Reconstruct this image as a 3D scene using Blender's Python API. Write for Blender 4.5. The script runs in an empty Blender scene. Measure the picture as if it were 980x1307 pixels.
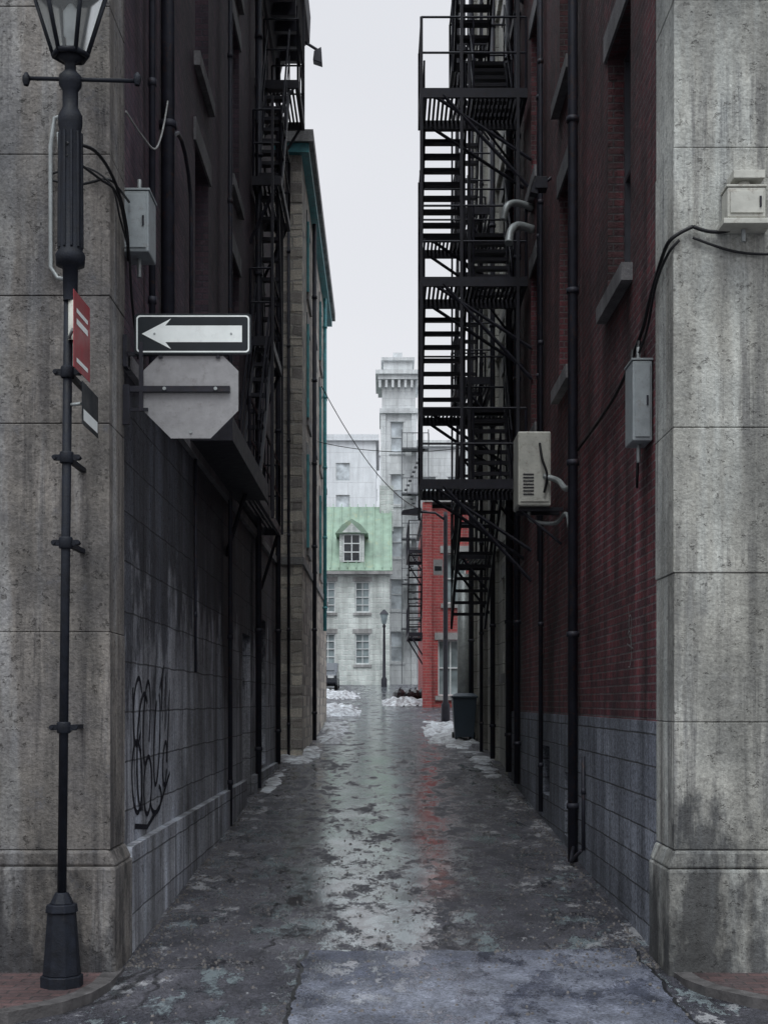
import bpy, bmesh, math, random
from mathutils import Vector, noise
random.seed(7)
scn = bpy.context.scene
scn.view_settings.view_transform = 'Standard'
scn.view_settings.look = 'None'
scn.view_settings.exposure = 0

# ------------------------------------------------------------------ nodes
def node(nt, t, props=None, ins=None):
    n = nt.nodes.new(t)
    for k, v in (props or {}).items(): setattr(n, k, v)
    for k, v in (ins or {}).items():
        s = n.inputs[k]
        if isinstance(v, bpy.types.NodeSocket): nt.links.new(v, s)
        else: s.default_value = v
    return n
def M(nt, op, a, b=None, clamp=False):
    ins = {0: a}
    if b is not None: ins[1] = b
    return node(nt, 'ShaderNodeMath', {'operation': op, 'use_clamp': clamp}, ins).outputs[0]
def C4(c): return (c[0], c[1], c[2], 1.0) if not isinstance(c, bpy.types.NodeSocket) else c
def MX(nt, bl, fac, a, b):
    return node(nt, 'ShaderNodeMixRGB', {'blend_type': bl}, {0: fac, 1: C4(a), 2: C4(b)}).outputs[0]
def MR(nt, v, a, b, c=0.0, d=1.0):
    return node(nt, 'ShaderNodeMapRange', {'clamp': True}, {0: v, 1: a, 2: b, 3: c, 4: d}).outputs[0]
def NZ(nt, vec, scale, detail=4.0, rough=0.55, dist=0.0):
    return node(nt, 'ShaderNodeTexNoise', None, {'Vector': vec, 'Scale': scale, 'Detail': min(detail, 7.0), 'Roughness': rough, 'Distortion': dist}).outputs[0]
def SC(nt, vec, s):
    return node(nt, 'ShaderNodeVectorMath', {'operation': 'MULTIPLY'}, {0: vec, 1: s}).outputs[0]
def GREY(nt, v):
    return node(nt, 'ShaderNodeCombineXYZ', None, {0: v, 1: v, 2: v}).outputs[0]
def newmat(name):
    m = bpy.data.materials.new(name); m.use_nodes = True
    nt = m.node_tree
    b = nt.nodes['Principled BSDF']
    return m, nt, b
def wallco(nt):
    g = nt.nodes.new('ShaderNodeNewGeometry')
    p = node(nt, 'ShaderNodeSeparateXYZ', None, {0: g.outputs['Position']})
    q = node(nt, 'ShaderNodeSeparateXYZ', None, {0: g.outputs['True Normal']})
    x, y, z = p.outputs
    s = M(nt, 'GREATER_THAN', M(nt, 'ABSOLUTE', q.outputs[0]), 0.5)
    t = M(nt, 'GREATER_THAN', M(nt, 'ABSOLUTE', q.outputs[2]), 0.7)
    u = M(nt, 'ADD', x, M(nt, 'MULTIPLY', s, M(nt, 'SUBTRACT', y, x)))
    v = M(nt, 'ADD', z, M(nt, 'MULTIPLY', t, M(nt, 'SUBTRACT', y, z)))
    co = node(nt, 'ShaderNodeCombineXYZ', None, {0: u, 1: v, 2: 0.0}).outputs[0]
    return co, g.outputs['Position'], z

def masonry(name, c1, c2, mortar, bw, bh, ms=0.01, wob=0.0, zoff=0.0, var=0.5, streak=0.5, rough=0.85, bump=0.6,
            zdark=None, spots=0.0, fine=0.3, joints=True, spotcol=(0.4, 0.39, 0.37), tint=0.0, pit=0.0, drip=0.0):
    m, nt, b = newmat(name)
    co, pos, z = wallco(nt)
    vec = node(nt, 'ShaderNodeVectorMath', {'operation': 'ADD'}, {0: co, 1: (0.37, zoff, 0)}).outputs[0]
    if wob:
        n = node(nt, 'ShaderNodeTexNoise', None, {'Vector': pos, 'Scale': 2.5, 'Detail': 2.0})
        d = node(nt, 'ShaderNodeVectorMath', {'operation': 'SUBTRACT'}, {0: n.outputs['Color'], 1: (0.5, 0.5, 0.5)}).outputs[0]
        vec = node(nt, 'ShaderNodeVectorMath', {'operation': 'ADD'}, {0: vec, 1: SC(nt, d, (wob, wob, 0))}).outputs[0]
    big = NZ(nt, pos, 0.75, 5, 0.65)
    if joints:
        br = node(nt, 'ShaderNodeTexBrick', None, {'Vector': vec, 'Color1': C4(c1), 'Color2': C4(c2), 'Mortar': C4(mortar),
              'Scale': 1.0, 'Mortar Size': ms, 'Mortar Smooth': 0.3, 'Bias': 0.0, 'Brick Width': bw, 'Row Height': bh})
        col = br.outputs['Color']; fac = br.outputs['Fac']
    else:
        col = MX(nt, 'MIX', MR(nt, NZ(nt, pos, 1.7, 6, 0.7), 0.35, 0.65), c1, c2); fac = None
    col = MX(nt, 'MULTIPLY', 1.0, col, GREY(nt, MR(nt, big, 0.32, 0.68, 1 - var, 1 + var * 0.5)))
    st = NZ(nt, SC(nt, pos, (2.6, 2.6, 0.22)), 1.0, 5, 0.65)
    col = MX(nt, 'MULTIPLY', 1.0, col, GREY(nt, MR(nt, st, 0.35, 0.62, 1 - streak, 1.1)))
    fn = NZ(nt, pos, 38, 3, 0.7)
    col = MX(nt, 'MULTIPLY', 1.0, col, GREY(nt, MR(nt, fn, 0.25, 0.75, 1 - fine, 1 + fine)))
    if tint:
        col = MX(nt, 'MULTIPLY', M(nt, 'MULTIPLY', MR(nt, st, 0.50, 0.60, 1, 0), tint), col, (0.86, 0.70, 0.56))
    if spots:
        sp = MR(nt, NZ(nt, pos, 4.5, 7, 0.78), 0.58, 0.66, 0, spots)
        col = MX(nt, 'MIX', sp, col, spotcol)
    if pit:
        pt = MR(nt, NZ(nt, pos, 16, 4, 0.75), 0.60, 0.68, 0, 1)
        col = MX(nt, 'MULTIPLY', M(nt, 'MULTIPLY', pt, pit), col, (0.35, 0.33, 0.32))
    if drip:   # rain-washed soot runs
        dr = M(nt, 'MULTIPLY', MR(nt, NZ(nt, SC(nt, pos, (7, 7, 0.35)), 1.0, 6, 0.72), 0.50, 0.62), MR(nt, big, 0.40, 0.56))
        col = MX(nt, 'MULTIPLY', M(nt, 'MULTIPLY', dr, drip), col, (0.30, 0.30, 0.33))
    for s in (zdark or []):     # (z_lo, z_hi, strength): patchy darkening between two heights; black staining on soot_limestone
        zb, zt, k = s
        zz = M(nt, 'ADD', z, MR(nt, NZ(nt, SC(nt, pos, (1.2, 1.2, 0.5)), 1.5, 6, 0.7), 0.25, 0.75, -1.5, 1.5))
        a = M(nt, 'MULTIPLY', MR(nt, zz, zb - 0.3, zb + 0.3), MR(nt, zz, zt - 0.35, zt + 0.35, 1, 0))
        col = MX(nt, 'MULTIPLY', M(nt, 'MULTIPLY', a, k), col, (0.13, 0.135, 0.16))
    nt.links.new(col, b.inputs['Base Color'])
    nt.links.new(MR(nt, st, 0.3, 0.7, rough - 0.2, rough), b.inputs['Roughness'])
    h = M(nt, 'MULTIPLY', fn, 0.45)
    h = M(nt, 'ADD', h, M(nt, 'MULTIPLY', NZ(nt, pos, 7, 3), 0.8))
    if fac is not None: h = M(nt, 'SUBTRACT', h, M(nt, 'MULTIPLY', fac, 0.8))
    if pit: h = M(nt, 'SUBTRACT', h, M(nt, 'MULTIPLY', pt, 0.5))
    bp = node(nt, 'ShaderNodeBump', None, {'Strength': bump, 'Distance': 0.02, 'Height': h})
    nt.links.new(bp.outputs[0], b.inputs['Normal'])
    return m

def plain(name, c, rough=0.6, metal=0.0, var=0.35, scale=6, bump=0.15, rust=0.0, rustc=(0.10, 0.045, 0.025), spec=0.5):
    m, nt, b = newmat(name)
    g = nt.nodes.new('ShaderNodeNewGeometry').outputs['Position']
    n = NZ(nt, g, scale, 3, 0.65)
    col = MX(nt, 'MULTIPLY', 1.0, c, GREY(nt, MR(nt, n, 0.25, 0.75, 1 - var, 1 + var)))
    if rust:
        r = MR(nt, NZ(nt, g, scale * 1.7, 5, 0.75), 0.55, 0.66, 0, rust)
        col = MX(nt, 'MIX', r, col, rustc)
    nt.links.new(col, b.inputs['Base Color'])
    nt.links.new(MR(nt, n, 0.2, 0.8, max(rough - 0.12, 0.03), min(rough + 0.12, 1)), b.inputs['Roughness'])
    b.inputs['Metallic'].default_value = metal
    b.inputs['Specular IOR Level'].default_value = spec
    if bump:
        bp = node(nt, 'ShaderNodeBump', None, {'Strength': bump, 'Distance': 0.01, 'Height': NZ(nt, g, scale * 6, 2)})
        nt.links.new(bp.outputs[0], b.inputs['Normal'])
    return m

BRICK_R = masonry('red_brick', (0.235, 0.056, 0.066), (0.110, 0.034, 0.046), (0.18, 0.14, 0.145), 0.21, 0.072, 0.009,
                  var=0.65, streak=0.65, bump=1.0, zdark=[(5.6, 30, 0.35)], spots=0.35, spotcol=(0.17, 0.11, 0.12), pit=0.6, drip=0.75)
BRICK_L = masonry('dark_brick', (0.120, 0.070, 0.090), (0.068, 0.046, 0.066), (0.07, 0.06, 0.078), 0.21, 0.072, 0.009,
                  var=0.5, streak=0.45, bump=0.7, spots=0.10)
BRICK_F = masonry('bright_red_brick', (0.38, 0.065, 0.062), (0.29, 0.05, 0.052), (0.3, 0.15, 0.14), 0.3, 0.1, 0.012, var=0.3, streak=0.4)
STONE_L = masonry('soot_limestone', (0.52, 0.545, 0.60), (0.36, 0.38, 0.43), (0.17, 0.175, 0.195), 0.92, 0.40, 0.008, wob=0.035, var=0.6, streak=0.55,
                  bump=1.0, zdark=[(2.7, 6.5, 0.92)], spots=0.55, fine=0.45, spotcol=(0.24, 0.245, 0.265), tint=0.2, pit=0.55, drip=0.85)
STONE_R = masonry('wall_base_stone', (0.27, 0.29, 0.34), (0.18, 0.195, 0.235), (0.08, 0.08, 0.09), 0.55, 0.26, 0.009, wob=0.02, var=0.45, streak=0.5,
                  bump=1.0, fine=0.7, spots=0.3, spotcol=(0.37, 0.39, 0.43), pit=0.6, drip=0.5)
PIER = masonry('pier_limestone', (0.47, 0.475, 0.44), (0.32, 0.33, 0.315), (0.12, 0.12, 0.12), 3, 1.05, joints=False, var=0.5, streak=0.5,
               bump=0.8, fine=0.35, spots=0.6, spotcol=(0.22, 0.22, 0.21), zdark=[(-3, 0.7, 0.85)], tint=0.2, pit=0.55, drip=0.7)
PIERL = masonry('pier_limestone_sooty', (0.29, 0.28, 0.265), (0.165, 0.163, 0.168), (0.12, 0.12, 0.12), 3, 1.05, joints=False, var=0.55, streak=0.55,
               bump=0.9, fine=0.4, spots=0.75, spotcol=(0.10, 0.098, 0.105), zdark=[(-3, 0.7, 0.85)], tint=0.4, pit=0.7, drip=0.85)
RUBBLE = masonry('rubble_stone', (0.66, 0.60, 0.51), (0.27, 0.245, 0.23), (0.40, 0.375, 0.34), 0.48, 0.22, 0.022, wob=0.16, var=0.4, streak=0.3, bump=1.0, fine=0.4)
BEIGE = masonry('buff_stone', (0.58, 0.57, 0.52), (0.46, 0.45, 0.41), (0.25, 0.24, 0.22), 0.8, 0.4, 0.012, var=0.45, streak=0.5, bump=0.6, spots=0.3, spotcol=(0.25, 0.24, 0.23))
HOUSE = masonry('house_stone', (0.60, 0.64, 0.61), (0.46, 0.50, 0.48), (0.60, 0.62, 0.60), 0.55, 0.3, 0.03, wob=0.2, var=0.3, streak=0.3, bump=0.9, spots=0.3, spotcol=(0.40, 0.43, 0.42))
TALL = masonry('pale_limestone_hazed', (0.66, 0.68, 0.685), (0.60, 0.62, 0.63), (0.53, 0.54, 0.55), 0.9, 0.45, 0.015, var=0.15, streak=0.2)  # pale stone, lightened further to put distance haze in the colour
OFFICE = masonry('pale_concrete_hazed', (0.72, 0.745, 0.77), (0.69, 0.715, 0.745), (0.64, 0.65, 0.67), 3, 1.5, 0.03, var=0.10, streak=0.10)  # distance haze painted in as a paler grey
OFFICE2 = masonry('distant_concrete_hazed', (0.82, 0.84, 0.87), (0.80, 0.82, 0.85), (0.75, 0.76, 0.78), 3, 1.5, 0.03, var=0.05, streak=0.05)  # paler still: stronger haze painted in for the farther block
PAVER = masonry('brick_pavers', (0.12, 0.07, 0.068), (0.085, 0.058, 0.06), (0.05, 0.045, 0.045), 0.21, 0.10, 0.008, var=0.5, streak=0.1, rough=0.6, spots=0.25, spotcol=(0.2, 0.18, 0.18))
SILL = masonry('sill_stone', (0.36, 0.355, 0.35), (0.25, 0.248, 0.246), (0.1, 0.1, 0.1), 3, 1, joints=False, var=0.4, streak=0.4)
SILLD = masonry('sooty_sill_stone', (0.25, 0.24, 0.245), (0.15, 0.148, 0.158), (0.1, 0.1, 0.1), 3, 1, joints=False, var=0.4, streak=0.4)
GRANITE = plain('granite_kerb', (0.075, 0.07, 0.07), 0.5, var=0.5, scale=9, bump=0.4)
IRON = plain('black_iron', (0.018, 0.018, 0.026), 0.55, 0.1, var=0.5, scale=12, bump=0.0, rust=0.35, rustc=(0.045, 0.025, 0.02), spec=0.35)
IRONH = plain('hazed_far_iron', (0.13, 0.135, 0.145), 0.7, 0.0, var=0.3, scale=5, bump=0.0)  # black iron greyed, distance haze painted into its colour
IRONP = plain('painted_lamp_iron', (0.008, 0.010, 0.016), 0.6, 0.0, var=0.5, scale=14, bump=0.25, rust=0.25, rustc=(0.03, 0.026, 0.026), spec=0.25)
PIPE = plain('dark_drainpipe', (0.026, 0.027, 0.038), 0.55, 0.1, var=0.4, rust=0.4, spec=0.35)
GALV = plain('galvanised_steel', (0.30, 0.32, 0.32), 0.5, 0.4, var=0.25, scale=8, rust=0.25, rustc=(0.16, 0.11, 0.09))
SIGNBACK = plain('bare_aluminium', (0.27, 0.265, 0.27), 0.5, 0.2, var=0.18, scale=9, bump=0.08, rust=0.5, rustc=(0.17, 0.16, 0.16))
BOXG = plain('grey_box_paint', (0.25, 0.275, 0.285), 0.5, 0, var=0.2, scale=7, rust=0.4, rustc=(0.13, 0.10, 0.09))
BOXW = plain('cream_box_paint', (0.44, 0.435, 0.39), 0.5, 0, var=0.2, scale=7, rust=0.5, rustc=(0.18, 0.14, 0.11))
BLK = plain('sign_black', (0.010, 0.014, 0.018), 0.45, var=0.2, bump=0, spec=0.3)
WHT = plain('sign_white', (0.80, 0.83, 0.81), 0.4, var=0.08, bump=0, rust=0.3, rustc=(0.55, 0.56, 0.54))
REDP = plain('sign_red', (0.28, 0.03, 0.038), 0.4, var=0.25, bump=0, rust=0.4, rustc=(0.2, 0.05, 0.05))
FRAMED = plain('dark_window_frame', (0.035, 0.035, 0.045), 0.5, var=0.3, bump=0)
FRAMEW = plain('pale_window_frame', (0.58, 0.60, 0.60), 0.5, var=0.2, bump=0)
TEAL = plain('teal_trim', (0.06, 0.27, 0.30), 0.5, var=0.4, bump=0, rust=0.4, rustc=(0.12, 0.2, 0.2))
COPPER = plain('green_copper', (0.19, 0.27, 0.205), 0.6, 0, var=0.35, scale=1.2, bump=0.2, rust=0.7, rustc=(0.27, 0.30, 0.185))
CORN = plain('cornice_paint', (0.045, 0.045, 0.06), 0.6, var=0.4)
ROOF = plain('roof_gravel', (0.12, 0.12, 0.12), 0.9, var=0.3, bump=0)
CORE = plain('interior_dark', (0.02, 0.02, 0.022), 0.9, var=0.2, bump=0)
BINM = plain('bin_plastic', (0.022, 0.035, 0.05), 0.45, var=0.2)
BAG = plain('bag_plastic', (0.012, 0.012, 0.014), 0.25, var=0.2, bump=0.5)
TYRE = plain('rubber', (0.02, 0.02, 0.02), 0.8)
CARP = plain('car_paint', (0.05, 0.055, 0.065), 0.25, 0.3, var=0.1, bump=0)
DEBRIS = plain('grit', (0.12, 0.11, 0.105), 0.8, var=0.6, scale=20, bump=0)
CABLE = plain('black_cable', (0.012, 0.012, 0.014), 0.5, var=0.3, bump=0, spec=0.3)
CABLEG = plain('grey_cable', (0.30, 0.30, 0.29), 0.5, var=0.3, bump=0)
PAINTB = plain('spray_paint', (0.008, 0.008, 0.014), 0.7, var=0.4, scale=20, bump=0, rust=0.4, rustc=(0.05, 0.05, 0.06), spec=0.2)

def glassmat(name, c, rough):
    m, nt, b = newmat(name)
    g = nt.nodes.new('ShaderNodeNewGeometry').outputs['Position']
    n = NZ(nt, g, 1.1, 3)
    nt.links.new(MX(nt, 'MULTIPLY', 1.0, c, GREY(nt, MR(nt, n, 0.3, 0.7, 0.4, 1.6))), b.inputs['Base Color'])
    b.inputs['Roughness'].default_value = rough
    b.inputs['Specular IOR Level'].default_value = 0.6
    bp = node(nt, 'ShaderNodeBump', None, {'Strength': 0.08, 'Distance': 0.05, 'Height': NZ(nt, g, 2.5, 2)})
    nt.links.new(bp.outputs[0], b.inputs['Normal'])
    return m
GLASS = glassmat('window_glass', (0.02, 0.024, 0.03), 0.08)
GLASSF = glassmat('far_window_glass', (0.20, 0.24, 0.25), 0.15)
GLASSH = glassmat('distant_glass_hazed', (0.48, 0.52, 0.55), 0.2)  # panes lightened so haze is part of the glass colour
m, nt, b = newmat('lantern_glass')
b.inputs['Base Color'].default_value = (0.75, 0.78, 0.78, 1); b.inputs['Roughness'].default_value = 0.25
b.inputs['Transmission Weight'].default_value = 0.85; b.inputs['IOR'].default_value = 1.1
LGLASS = m
# snow
m, nt, b = newmat('old_snow')
g = nt.nodes.new('ShaderNodeNewGeometry').outputs['Position']
d = MR(nt, NZ(nt, g, 4, 7, 0.78), 0.38, 0.58)
nt.links.new(MX(nt, 'MIX', d, (0.58, 0.61, 0.64), (0.17, 0.165, 0.17)), b.inputs['Base Color'])
b.inputs['Roughness'].default_value = 0.55
bp = node(nt, 'ShaderNodeBump', None, {'Strength': 0.7, 'Distance': 0.04, 'Height': NZ(nt, g, 18, 4)})
nt.links.new(bp.outputs[0], b.inputs['Normal'])
SNOW = m

# asphalt
def asphalt(name, tint=(1, 1, 1), wetbias=0.0, cracks=True, alley=True):
    m, nt, b = newmat(name)
    g = nt.nodes.new('ShaderNodeNewGeometry').outputs['Position']
    s = node(nt, 'ShaderNodeSeparateXYZ', None, {0: g})
    x, y = s.outputs[0], s.outputs[1]
    agg = node(nt, 'ShaderNodeTexVoronoi', None, {'Vector': g, 'Scale': 62.0}).outputs['Distance']
    fine = NZ(nt, g, 40, 4, 0.75)
    big = NZ(nt, g, 0.8, 6, 0.68)
    med = NZ(nt, SC(nt, g, (1, 0.6, 1)), 3.6, 7, 0.75)
    col = MX(nt, 'MIX', MR(nt, big, 0.38, 0.62), (0.028, 0.028, 0.036), (0.070, 0.068, 0.079))
    col = MX(nt, 'MULTIPLY', 1.0, col, tint)
    col = MX(nt, 'MULTIPLY', 1.0, col, GREY(nt, MR(nt, fine, 0.3, 0.7, 0.3, 1.9)))
    col = MX(nt, 'MULTIPLY', 1.0, col, GREY(nt, MR(nt, med, 0.35, 0.65, 0.6, 1.4)))
    # how wet: broken patches stretched along the alley, wettest between the wheel tracks
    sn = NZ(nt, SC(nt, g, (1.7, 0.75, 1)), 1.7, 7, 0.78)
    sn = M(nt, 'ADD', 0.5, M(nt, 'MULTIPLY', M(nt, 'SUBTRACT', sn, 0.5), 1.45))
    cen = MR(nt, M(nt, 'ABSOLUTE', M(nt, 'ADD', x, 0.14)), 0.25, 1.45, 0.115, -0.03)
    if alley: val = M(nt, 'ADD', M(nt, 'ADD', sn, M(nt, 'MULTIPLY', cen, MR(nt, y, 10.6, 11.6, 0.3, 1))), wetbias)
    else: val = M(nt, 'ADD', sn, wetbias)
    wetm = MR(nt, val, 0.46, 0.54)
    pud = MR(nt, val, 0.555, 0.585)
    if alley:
        painted_sheen = M(nt, 'MULTIPLY', pud, MR(nt, med, 0.42, 0.54))
        col = MX(nt, 'MIX', M(nt, 'MULTIPLY', painted_sheen, 0.6), col, (0.24, 0.29, 0.30))  # pale tint paints the bright wet reflection into the colour
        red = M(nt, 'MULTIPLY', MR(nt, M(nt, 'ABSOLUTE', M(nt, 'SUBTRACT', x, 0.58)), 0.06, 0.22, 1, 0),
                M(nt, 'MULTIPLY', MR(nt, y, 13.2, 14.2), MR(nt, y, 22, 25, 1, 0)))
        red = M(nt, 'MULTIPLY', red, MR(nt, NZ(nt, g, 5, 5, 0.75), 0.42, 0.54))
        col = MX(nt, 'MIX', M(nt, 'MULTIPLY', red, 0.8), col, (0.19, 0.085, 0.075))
        ice = MR(nt, M(nt, 'ADD', NZ(nt, SC(nt, g, (1, .6, 1)), 2.6, 7, 0.78), MR(nt, M(nt, 'ABSOLUTE', x), 0.7, 1.9, -0.01, 0.045)), 0.60, 0.645)
        col = MX(nt, 'MIX', M(nt, 'MULTIPLY', ice, 0.65), col, (0.37, 0.37, 0.38))
    else: painted_sheen = 0.0
    dk = M(nt, 'MULTIPLY', wetm, M(nt, 'SUBTRACT', 1.0, painted_sheen))
    col = MX(nt, 'MULTIPLY', M(nt, 'MULTIPLY', dk, 0.55), col, (0.45, 0.45, 0.48))
    h = M(nt, 'ADD', M(nt, 'MULTIPLY', agg, 0.8), M(nt, 'MULTIPLY', fine, 0.6))
    h = M(nt, 'ADD', h, M(nt, 'MULTIPLY', med, 1.6))
    if cracks:
        wv = node(nt, 'ShaderNodeTexNoise', None, {'Vector': g, 'Scale': 1.3, 'Detail': 5.0})
        gv = node(nt, 'ShaderNodeVectorMath', {'operation': 'ADD'}, {0: g, 1: SC(nt, wv.outputs['Color'], (0.9, 0.9, 0))}).outputs[0]
        ck = node(nt, 'ShaderNodeTexVoronoi', {'feature': 'DISTANCE_TO_EDGE'}, {'Vector': SC(nt, gv, (1, 0.7, 0)), 'Scale': 0.9}).outputs[0]
        ckm = M(nt, 'MULTIPLY', MR(nt, ck, 0.006, 0.02, 1, 0), MR(nt, big, 0.44, 0.56))
        col = MX(nt, 'MIX', M(nt, 'MULTIPLY', ckm, 0.85), col, (0.010, 0.010, 0.012))
        h = M(nt, 'SUBTRACT', h, M(nt, 'MULTIPLY', ckm, 1.4))
    nt.links.new(col, b.inputs['Base Color'])
    r = M(nt, 'SUBTRACT', MR(nt, wetm, 0, 1, 0.58, 0.23), M(nt, 'MULTIPLY', pud, 0.16))
    nt.links.new(r, b.inputs['Roughness'])
    nt.links.new(MR(nt, wetm, 0, 1, 0.4, 0.85), b.inputs['Specular IOR Level'])
    bs = M(nt, 'SUBTRACT', MR(nt, wetm, 0, 1, 0.9, 0.36), M(nt, 'MULTIPLY', pud, 0.30))
    bp = node(nt, 'ShaderNodeBump', None, {'Strength': bs, 'Distance': 0.012, 'Height': h})
    nt.links.new(bp.outputs[0], b.inputs['Normal'])
    return m
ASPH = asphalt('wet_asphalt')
ASPH2 = asphalt('patched_asphalt', tint=(2.3, 2.5, 2.6), wetbias=-0.01, cracks=False, alley=False)
TAR = plain('tar_seam', (0.012, 0.012, 0.014), 0.35, var=0.4, bump=0.3)
GROUND = plain('ground_soil', (0.06, 0.058, 0.055), 0.9, var=0.4, scale=2)

# ------------------------------------------------------------------ mesh builder
def empty(name, loc=(0, 0, 0)):
    e = bpy.data.objects.new(name, None); e.location = (0, 0, 0)
    scn.collection.objects.link(e); return e
class MB:
    def __init__(s): s.v = []; s.f = []; s.mi = []; s.mats = []; s.sm = []
    def _m(s, m):
        if m not in s.mats: s.mats.append(m)
        return s.mats.index(m)
    def poly(s, pts, m, smooth=False):
        i = len(s.v); s.v += [tuple(p) for p in pts]; s.f.append(list(range(i, i + len(pts)))); s.mi.append(s._m(m)); s.sm.append(smooth)
    def hexa(s, b, t, m):  # 4 bottom pts ccw, 4 top pts
        i = len(s.v); s.v += [tuple(p) for p in b] + [tuple(p) for p in t]
        for f in ([3, 2, 1, 0], [4, 5, 6, 7], [0, 1, 5, 4], [1, 2, 6, 5], [2, 3, 7, 6], [3, 0, 4, 7]):
            s.f.append([i + k for k in f]); s.mi.append(s._m(m)); s.sm.append(False)
    def box(s, x0, x1, y0, y1, z0, z1, m):
        if x0 > x1: x0, x1 = x1, x0
        if y0 > y1: y0, y1 = y1, y0
        if z0 > z1: z0, z1 = z1, z0
        s.hexa([(x0, y0, z0), (x1, y0, z0), (x1, y1, z0), (x0, y1, z0)], [(x0, y0, z1), (x1, y0, z1), (x1, y1, z1), (x0, y1, z1)], m)
    def frus(s, cx, cy, z0, z1, wx0, wy0, wx1, wy1, m, n=4, rot=0):
        b = []; t = []
        for k in range(n):
            a = rot + 2 * math.pi * (k + .5) / n; q = 1 / math.cos(math.pi / n)
            b.append((cx + wx0 * q * math.cos(a), cy + wy0 * q * math.sin(a), z0)); t.append((cx + wx1 * q * math.cos(a), cy + wy1 * q * math.sin(a), z1))
        i = len(s.v); s.v += b + t; mm = s._m(m)
        s.f.append([i + k for k in range(n)][::-1]); s.f.append([i + n + k for k in range(n)])
        for k in range(n): s.f.append([i + k, i + (k + 1) % n, i + n + (k + 1) % n, i + n + k])
        s.mi += [mm] * (n + 2); s.sm += [False, False] + [n > 8] * n
    def tube(s, p, q, r, m, n=8, r2=None):
        s.path([p, q], r, m, n, r2)
    def path(s, pts, r, m, n=6, r2=None):
        pts = [Vector(p) for p in pts]; i = len(s.v); mm = s._m(m); L = len(pts)
        up = None
        for k, p in enumerate(pts):
            d = (pts[min(k + 1, L - 1)] - pts[max(k - 1, 0)]).normalized()
            if up is None:
                up = Vector((0, 0, 1)) if abs(d.z) < 0.9 else Vector((1, 0, 0))
            a = d.cross(up)
            if a.length < 1e-4: a = d.cross(Vector((0, 1, 0)))
            a.normalize(); c = a.cross(d).normalized(); up = c
            rr = r if r2 is None else r + (r2 - r) * k / (L - 1)
            for j in range(n):
                t = 2 * math.pi * j / n
                s.v.append(tuple(p + a * rr * math.cos(t) + c * rr * math.sin(t)))
        for k in range(L - 1):
            for j in range(n):
                s.f.append([i + k * n + j, i + k * n + (j + 1) % n, i + (k + 1) * n + (j + 1) % n, i + (k + 1) * n + j]); s.mi.append(mm); s.sm.append(n > 5)
        s.f.append([i + j for j in range(n)][::-1]); s.f.append([i + (L - 1) * n + j for j in range(n)]); s.mi += [mm, mm]; s.sm += [False, False]
    def lathe(s, cx, cy, prof, m, n=16):
        i = len(s.v); mm = s._m(m)
        for r, z in prof:
            for j in range(n):
                t = 2 * math.pi * j / n; s.v.append((cx + r * math.cos(t), cy + r * math.sin(t), z))
        for k in range(len(prof) - 1):
            for j in range(n):
                s.f.append([i + k * n + j, i + k * n + (j + 1) % n, i + (k + 1) * n + (j + 1) % n, i + (k + 1) * n + j]); s.mi.append(mm); s.sm.append(True)
        s.f.append([i + (len(prof) - 1) * n + j for j in range(n)]); s.mi.append(mm); s.sm.append(False)
    def prism(s, pts, axis, a, b_, m):   # polygon in plane, extruded along axis
        def P(p, c):
            return (c, p[0], p[1]) if axis == 'x' else ((p[0], c, p[1]) if axis == 'y' else (p[0], p[1], c))
        i = len(s.v); n = len(pts); mm = s._m(m)
        s.v += [P(p, a) for p in pts] + [P(p, b_) for p in pts]
        s.f.append([i + k for k in range(n)]); s.f.append([i + n + k for k in range(n)][::-1])
        for k in range(n): s.f.append([i + k, i + n + k, i + n + (k + 1) % n, i + (k + 1) % n])
        s.mi += [mm] * (n + 2); s.sm += [False] * (n + 2)
    def obj(s, name, parent=None, bevel=0, fix=True):
        me = bpy.data.meshes.new(name); me.from_pydata(s.v, [], s.f)
        for mt in s.mats: me.materials.append(mt)
        me.polygons.foreach_set('material_index', s.mi); me.polygons.foreach_set('use_smooth', s.sm)
        me.update()
        if fix:
            bm = bmesh.new(); bm.from_mesh(me); bmesh.ops.recalc_face_normals(bm, faces=bm.faces); bm.to_mesh(me); bm.free()
        o = bpy.data.objects.new(name, me); scn.collection.objects.link(o)
        if parent: o.parent = parent
        if bevel:
            md = o.modifiers.new('bevel', 'BEVEL'); md.width = bevel; md.segments = 2; md.limit_method = 'ANGLE'; md.angle_limit = 0.7
        return o

PR = [(-1e4, 0), (10, 0), (26.5, .88), (41, 1.5), (81, 3.1), (1e4, 3.1)]
def g0(y):
    for (a, za), (b_, zb) in zip(PR, PR[1:]):
        if y <= b_: return za + (zb - za) * (y - a) / (b_ - a)
    return 3.1
def gz(y): return sum(g0(y + d) for d in (-1.5, -.75, 0, .75, 1.5)) / 5
def road_z(x, y):
    z = gz(y)
    if abs(x) < 4 and -2 < y < 60:
        z += 0.018 * noise.noise(Vector((x * 0.9, y * 0.5, 3))) + 0.006 * noise.noise(Vector((x * 2.5, y * 2.0, 9)))
        z += 0.02 * min(abs(x) / 2, 1) ** 2 * (1 if y > 10 else 0)
    return z

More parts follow.
